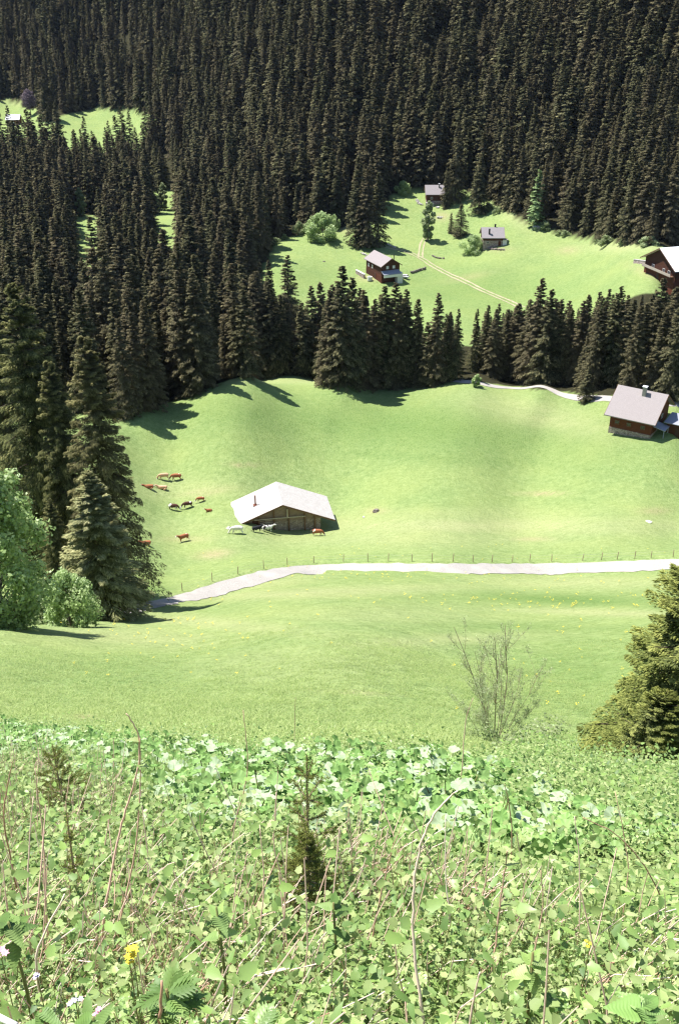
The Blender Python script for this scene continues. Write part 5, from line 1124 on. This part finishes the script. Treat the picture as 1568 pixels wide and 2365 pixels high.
sapling(716, 2035, 1905, 4.7, 'dense low spruce seedling at the foot of the little sapling', .20, 8, 4, 3)
# ---- big-leaved plants at the bottom
def rosette(px_, py_, d, n, L, W, mt, label, kind='lobed', pit=(.2, .8), h=.0, cat='plant'):
    B = unproj(px_, py_, d); gz = float(tz(B[0], B[1])); e = empty('leafy_plant', (B[0], B[1], gz), label, cat); top = B[2] - gz
    obj('stem', Geo().tube([(0, 0, -.03), (.01, 0, top * .5), (0, 0, top)], [.007, .006, .004], 6, 0, .5).mesh('plant_stem', [M['stem']], True), e)
    for i in range(n):
        az = i * 2.4 + fr_.normal(0, .3); p = fr_.uniform(*pit); l = L * fr_.uniform(.75, 1.15)
        if kind == 'lobed': g0 = lobed(l, W * l / L, 5)
        else:
            V, Fc = leaf(l, W * l / L, 22, .07, .22, .45, .62, .012); g0 = Geo().add(V, Fc, 0, np.array([.5 + (.09 if (i_ // 3) % 2 else -.07) * (1 if i_ % 3 != 1 else -1.6) for i_ in range(len(V))]))
        g = Geo().merge(g0, R=rmat(az, p, fr_.normal(0, .2)), t=(0, 0, top - fr_.uniform(0, h)), ); g.T[0] = np.clip(g.T[0] + fr_.uniform(-.3, .3), 0, 1); obj('leaf', g.mesh('big_leaf', [M[mt]], True), e)
rosette(385, 2285, 2.35, 9, .085, .065, 'weed_dark', 'large plant with deeply cut blue-green leaves at the bottom left of centre', h=.1)
rosette(95, 2335, 2.1, 9, .065, .026, 'weed_dark', 'plant with long coarse dark leaves in the bottom left corner', 'plain', (-.2, .6), h=.12)
rosette(215, 2350, 2.1, 9, .07, .03, 'weed_dark', 'broad-leaved plant at the bottom beside the corner plant', 'plain', (-.3, .5), h=.12)
rosette(590, 2365, 2.2, 7, .07, .05, 'nettle', 'bright green cut-leaved plant at the bottom left of centre', h=.1)
rosette(770, 2085, 3.4, 9, .06, .03, 'weed_dark', 'dark leafy herb rising above the others right of the centre line', 'plain', (-.2, .7), h=.25)
rosette(1480, 2330, 2.2, 5, .07, .05, 'butter', 'big pale green leaf spreading in the bottom right corner', 'plain', (0, .4))
rosette(500, 2095, 3.2, 7, .075, .045, 'nettle', 'pale green nettle top left of centre', 'plain', (-.2, .5), h=.15)
rosette(20, 2130, 3.0, 7, .09, .055, 'weed_dark', 'shaded dark leaf clump at the left edge', 'plain', (-.3, .4), h=.1)
rosette(1230, 2200, 3.0, 8, .065, .045, 'nettle', 'light herb top in the lower right foreground', 'plain', (-.2, .7), h=.15)
rosette(830, 2390, 2.2, 8, .06, .032, 'nettle', 'broad bright leaves at the bottom edge right of the centre', 'plain', (-.1, .6), h=.12)
# flowers
def flower(px_, py_, d, mt, label, r=.012, n=6, k=4):
    B = unproj(px_, py_, d); gz = float(tz(B[0], B[1])); e = empty('wildflower', (B[0], B[1], gz), label, 'flower'); t = B[2] - gz
    obj('stem', Geo().tube([(0, 0, -.02), (0, 0, t)], [.002, .0015], 5, 0, .5).mesh('flower_stem', [M['stem']]), e); g = Geo()
    for q in range(k):
        c = np.array([fr_.normal(0, r), fr_.normal(0, r), t + fr_.normal(0, r)])
        for j in range(n): V, Fc = leaf(r * 1.3, r * .9, 4, .05, .2, .2); g.add(np.array(V) @ rmat(j * 6.28 / n, .35).T + c, Fc, 0, .5)
    obj('blossom', g.mesh('blossom', [M[mt]]), e)
flower(307, 2200, 2.6, 'yellow', 'bright yellow flower head at the lower left', .010, k=6); flower(300, 2222, 2.6, 'yellow', 'smaller yellow flower just under the bright one at the lower left', .005)
flower(4, 2212, 2.7, 'pink', 'pink flower at the left edge', .010, k=3); flower(230, 2330, 2.2, 'pink', 'pink and white flower cluster at the bottom left', .006, k=5)
flower(176, 2316, 2.2, 'violet', 'pale violet flower near the bottom left corner', .006); flower(86, 2250, 2.4, 'violet', 'tiny pale lilac flower above the corner leaves', .005)
flower(1362, 2182, 3.2, 'yellow', 'tiny yellow flower at the lower right', .006)
B0, B1 = unproj(-60, 2335, 1.9), unproj(38, 2368, 1.8)
tag(obj('bleached_stick', Geo().tube([B0 - B0, (B1 - B0) * .5 + [0, 0, .01], B1 - B0], [.008, .007, .006], 7).mesh('bleached_stick', [M['whitewood']], True), loc=B0), 'white bleached stick poking in at the bottom left corner', 'stick')
# ------------------------------------------------------------------ leafless shrub
def shrub(px_, py_, topy, label):
    B = cast(px_, py_); H = height_for(B, topy); e = empty('leafless_shrub', (B[0], B[1], float(tz(B[0], B[1])) - .03), label, 'shrub'); r = np.random.default_rng(77); g = Geo(); LQ, LT = [], []
    def grow(p, d, l, rad, lev):
        P = [p]; n = 5
        for i in range(n): d = nrm(d + r.normal(0, .09, 3) + np.array([0, 0, .05])); P.append(P[-1] + d * l / n)
        g.tube(P, np.linspace(rad, rad * .45, n + 1), 4, 0, r.random(), cap=False)
        if lev < 3:
            for k in range([12, 5, 3][lev]):
                t = r.uniform(.2, 1); q = P[int(t * n)]; dd_ = nrm(d + r.normal(0, .42, 3) * np.array([1, 1, .5]) + np.array([0, 0, .15])); grow(q, dd_, l * r.uniform(.16, .34), rad * .36, lev + 1)
        if lev >= 1:
            for k in range(4 if lev > 1 else 3):
                q = P[int(r.integers(1, n + 1))] + r.normal(0, .03, 3); s = r.uniform(.010, .020); a = nrm(r.normal(0, 1, 3)); b_ = nrm(np.cross(a, r.normal(0, 1, 3))); LQ.append(np.stack([q - a * s, q + b_ * s * .5, q + a * s, q - b_ * s * .5])); LT.append(r.uniform(.2, 1))
    stems = [(-.22,.04,.98,.022),(-.10,.0,.86,.016),(0,.02,.96,.030),(.05,-.03,.75,.014),(.17,.03,.97,.024),(.27,0,.80,.014),(-.33,.02,.72,.013),(-.42,0,.55,.010),(.10,.1,.9,.016),(-.15,-.1,.85,.015),(.45,0,.5,.010),(-.30,.15,.8,.012)]
    for sx, sy, hh, rad in stems: grow(np.array([sx * .4, sy, 0.0]), nrm(np.array([sx * 1.1, sy * 3, 1.0])), H * hh * .92, rad * .5, 0)
    obj('branches', g.mesh('shrub_branches', [M['twig']]), e); obj('leaves', quads_mesh('shrub_leaves', np.array(LQ), [M['bushy']], LT), e)
shrub(1142, 1722, 1430, 'tall thin almost leafless shrub with many stems at the lower edge of the meadow')
br = decid_proto('low_scrub', 18, .7, .75, 10, 150, .07, 'weed_dummy' if 'weed_dummy' in M else 'bushy', z0=.02, shape=1.2)
add_tree(br, 'low_bush', 1168, 1738, 1690, 'brownish twiggy tuft at the foot of the leafless shrub', 'bush', wide=1.2, rad=.5)
add_tree(br, 'low_bush', 1262, 1722, 1690, 'low dark tuft right of the leafless shrub', 'bush', wide=2.2, rad=.5)
# ------------------------------------------------------------------ camera, light, sky
cd = bpy.data.cameras.new('camera'); cam = bpy.data.objects.new('camera', cd); COL.objects.link(cam); scene.camera = cam
cd.sensor_fit = 'VERTICAL'; cd.sensor_height = 36.0; cd.lens = 36.0 * F / 2365.0; cd.clip_start = .05; cd.clip_end = 4000
cam.location = (0, 0, 0); cam.rotation_euler = (math.radians(90) - PITCH, 0, 0)
SUN_EL, SUN_AZ = math.radians(63), math.radians(-62)      # azimuth clockwise from +Y (view direction)
sd = np.array([math.sin(SUN_AZ) * math.cos(SUN_EL), math.cos(SUN_AZ) * math.cos(SUN_EL), math.sin(SUN_EL)])
from mathutils import Vector
ld = bpy.data.lights.new('sun', 'SUN'); ld.energy = 4.6; ld.angle = math.radians(.55); ld.color = (1.0, .965, .90)
so = bpy.data.objects.new('sun', ld); COL.objects.link(so); so.rotation_euler = Vector(sd.tolist()).to_track_quat('Z', 'Y').to_euler(); so.location = (0, 0, 50)
w = bpy.data.worlds.new('World'); scene.world = w; w.use_nodes = True; nt = w.node_tree; nt.nodes.clear()
sky = nt.nodes.new('ShaderNodeTexSky'); sky.sky_type = 'NISHITA'; sky.sun_disc = False; sky.sun_elevation = SUN_EL; sky.sun_rotation = SUN_AZ; sky.altitude = 1500
bg = nt.nodes.new('ShaderNodeBackground'); bg.inputs[1].default_value = .095; ow = nt.nodes.new('ShaderNodeOutputWorld'); nt.links.new(sky.outputs[0], bg.inputs[0]); nt.links.new(bg.outputs[0], ow.inputs[0])
scene.view_settings.view_transform = 'Standard'; scene.view_settings.look = 'None'; scene.view_settings.exposure = 1.2; scene.view_settings.gamma = 1.0
scene.render.engine = 'CYCLES'; cy = scene.cycles; cy.max_bounces = 5; cy.diffuse_bounces = 2; cy.glossy_bounces = 2; cy.transmission_bounces = 3; cy.transparent_max_bounces = 4; cy.use_denoising = True
cy.filter_width = 1.3 if hasattr(cy, 'filter_width') else 1.5

# ------------------------------------------------------------------ thin valley air
hz, nt, ns, lk = mat('haze_air'); pv = N(nt, 'ShaderNodeVolumePrincipled'); pv.inputs['Color'].default_value = (.55, .68, 1.0, 1); pv.inputs['Density'].default_value = .000015; pv.inputs['Anisotropy'].default_value = .0
lk.new(pv.outputs[0], N(nt, 'ShaderNodeOutputMaterial').inputs['Volume'])
zt = float(GZ.max()) + 45; zb = float(GZ.min()) - 1.0
tag(obj('haze', Geo().box(float(GX.min()) - 5, float(GX.max()) + 5, -20, float(GY.max()) + 5, zb, zt).mesh('haze', [hz])), 'thin bluish air filling the valley', 'haze', kind='stuff')
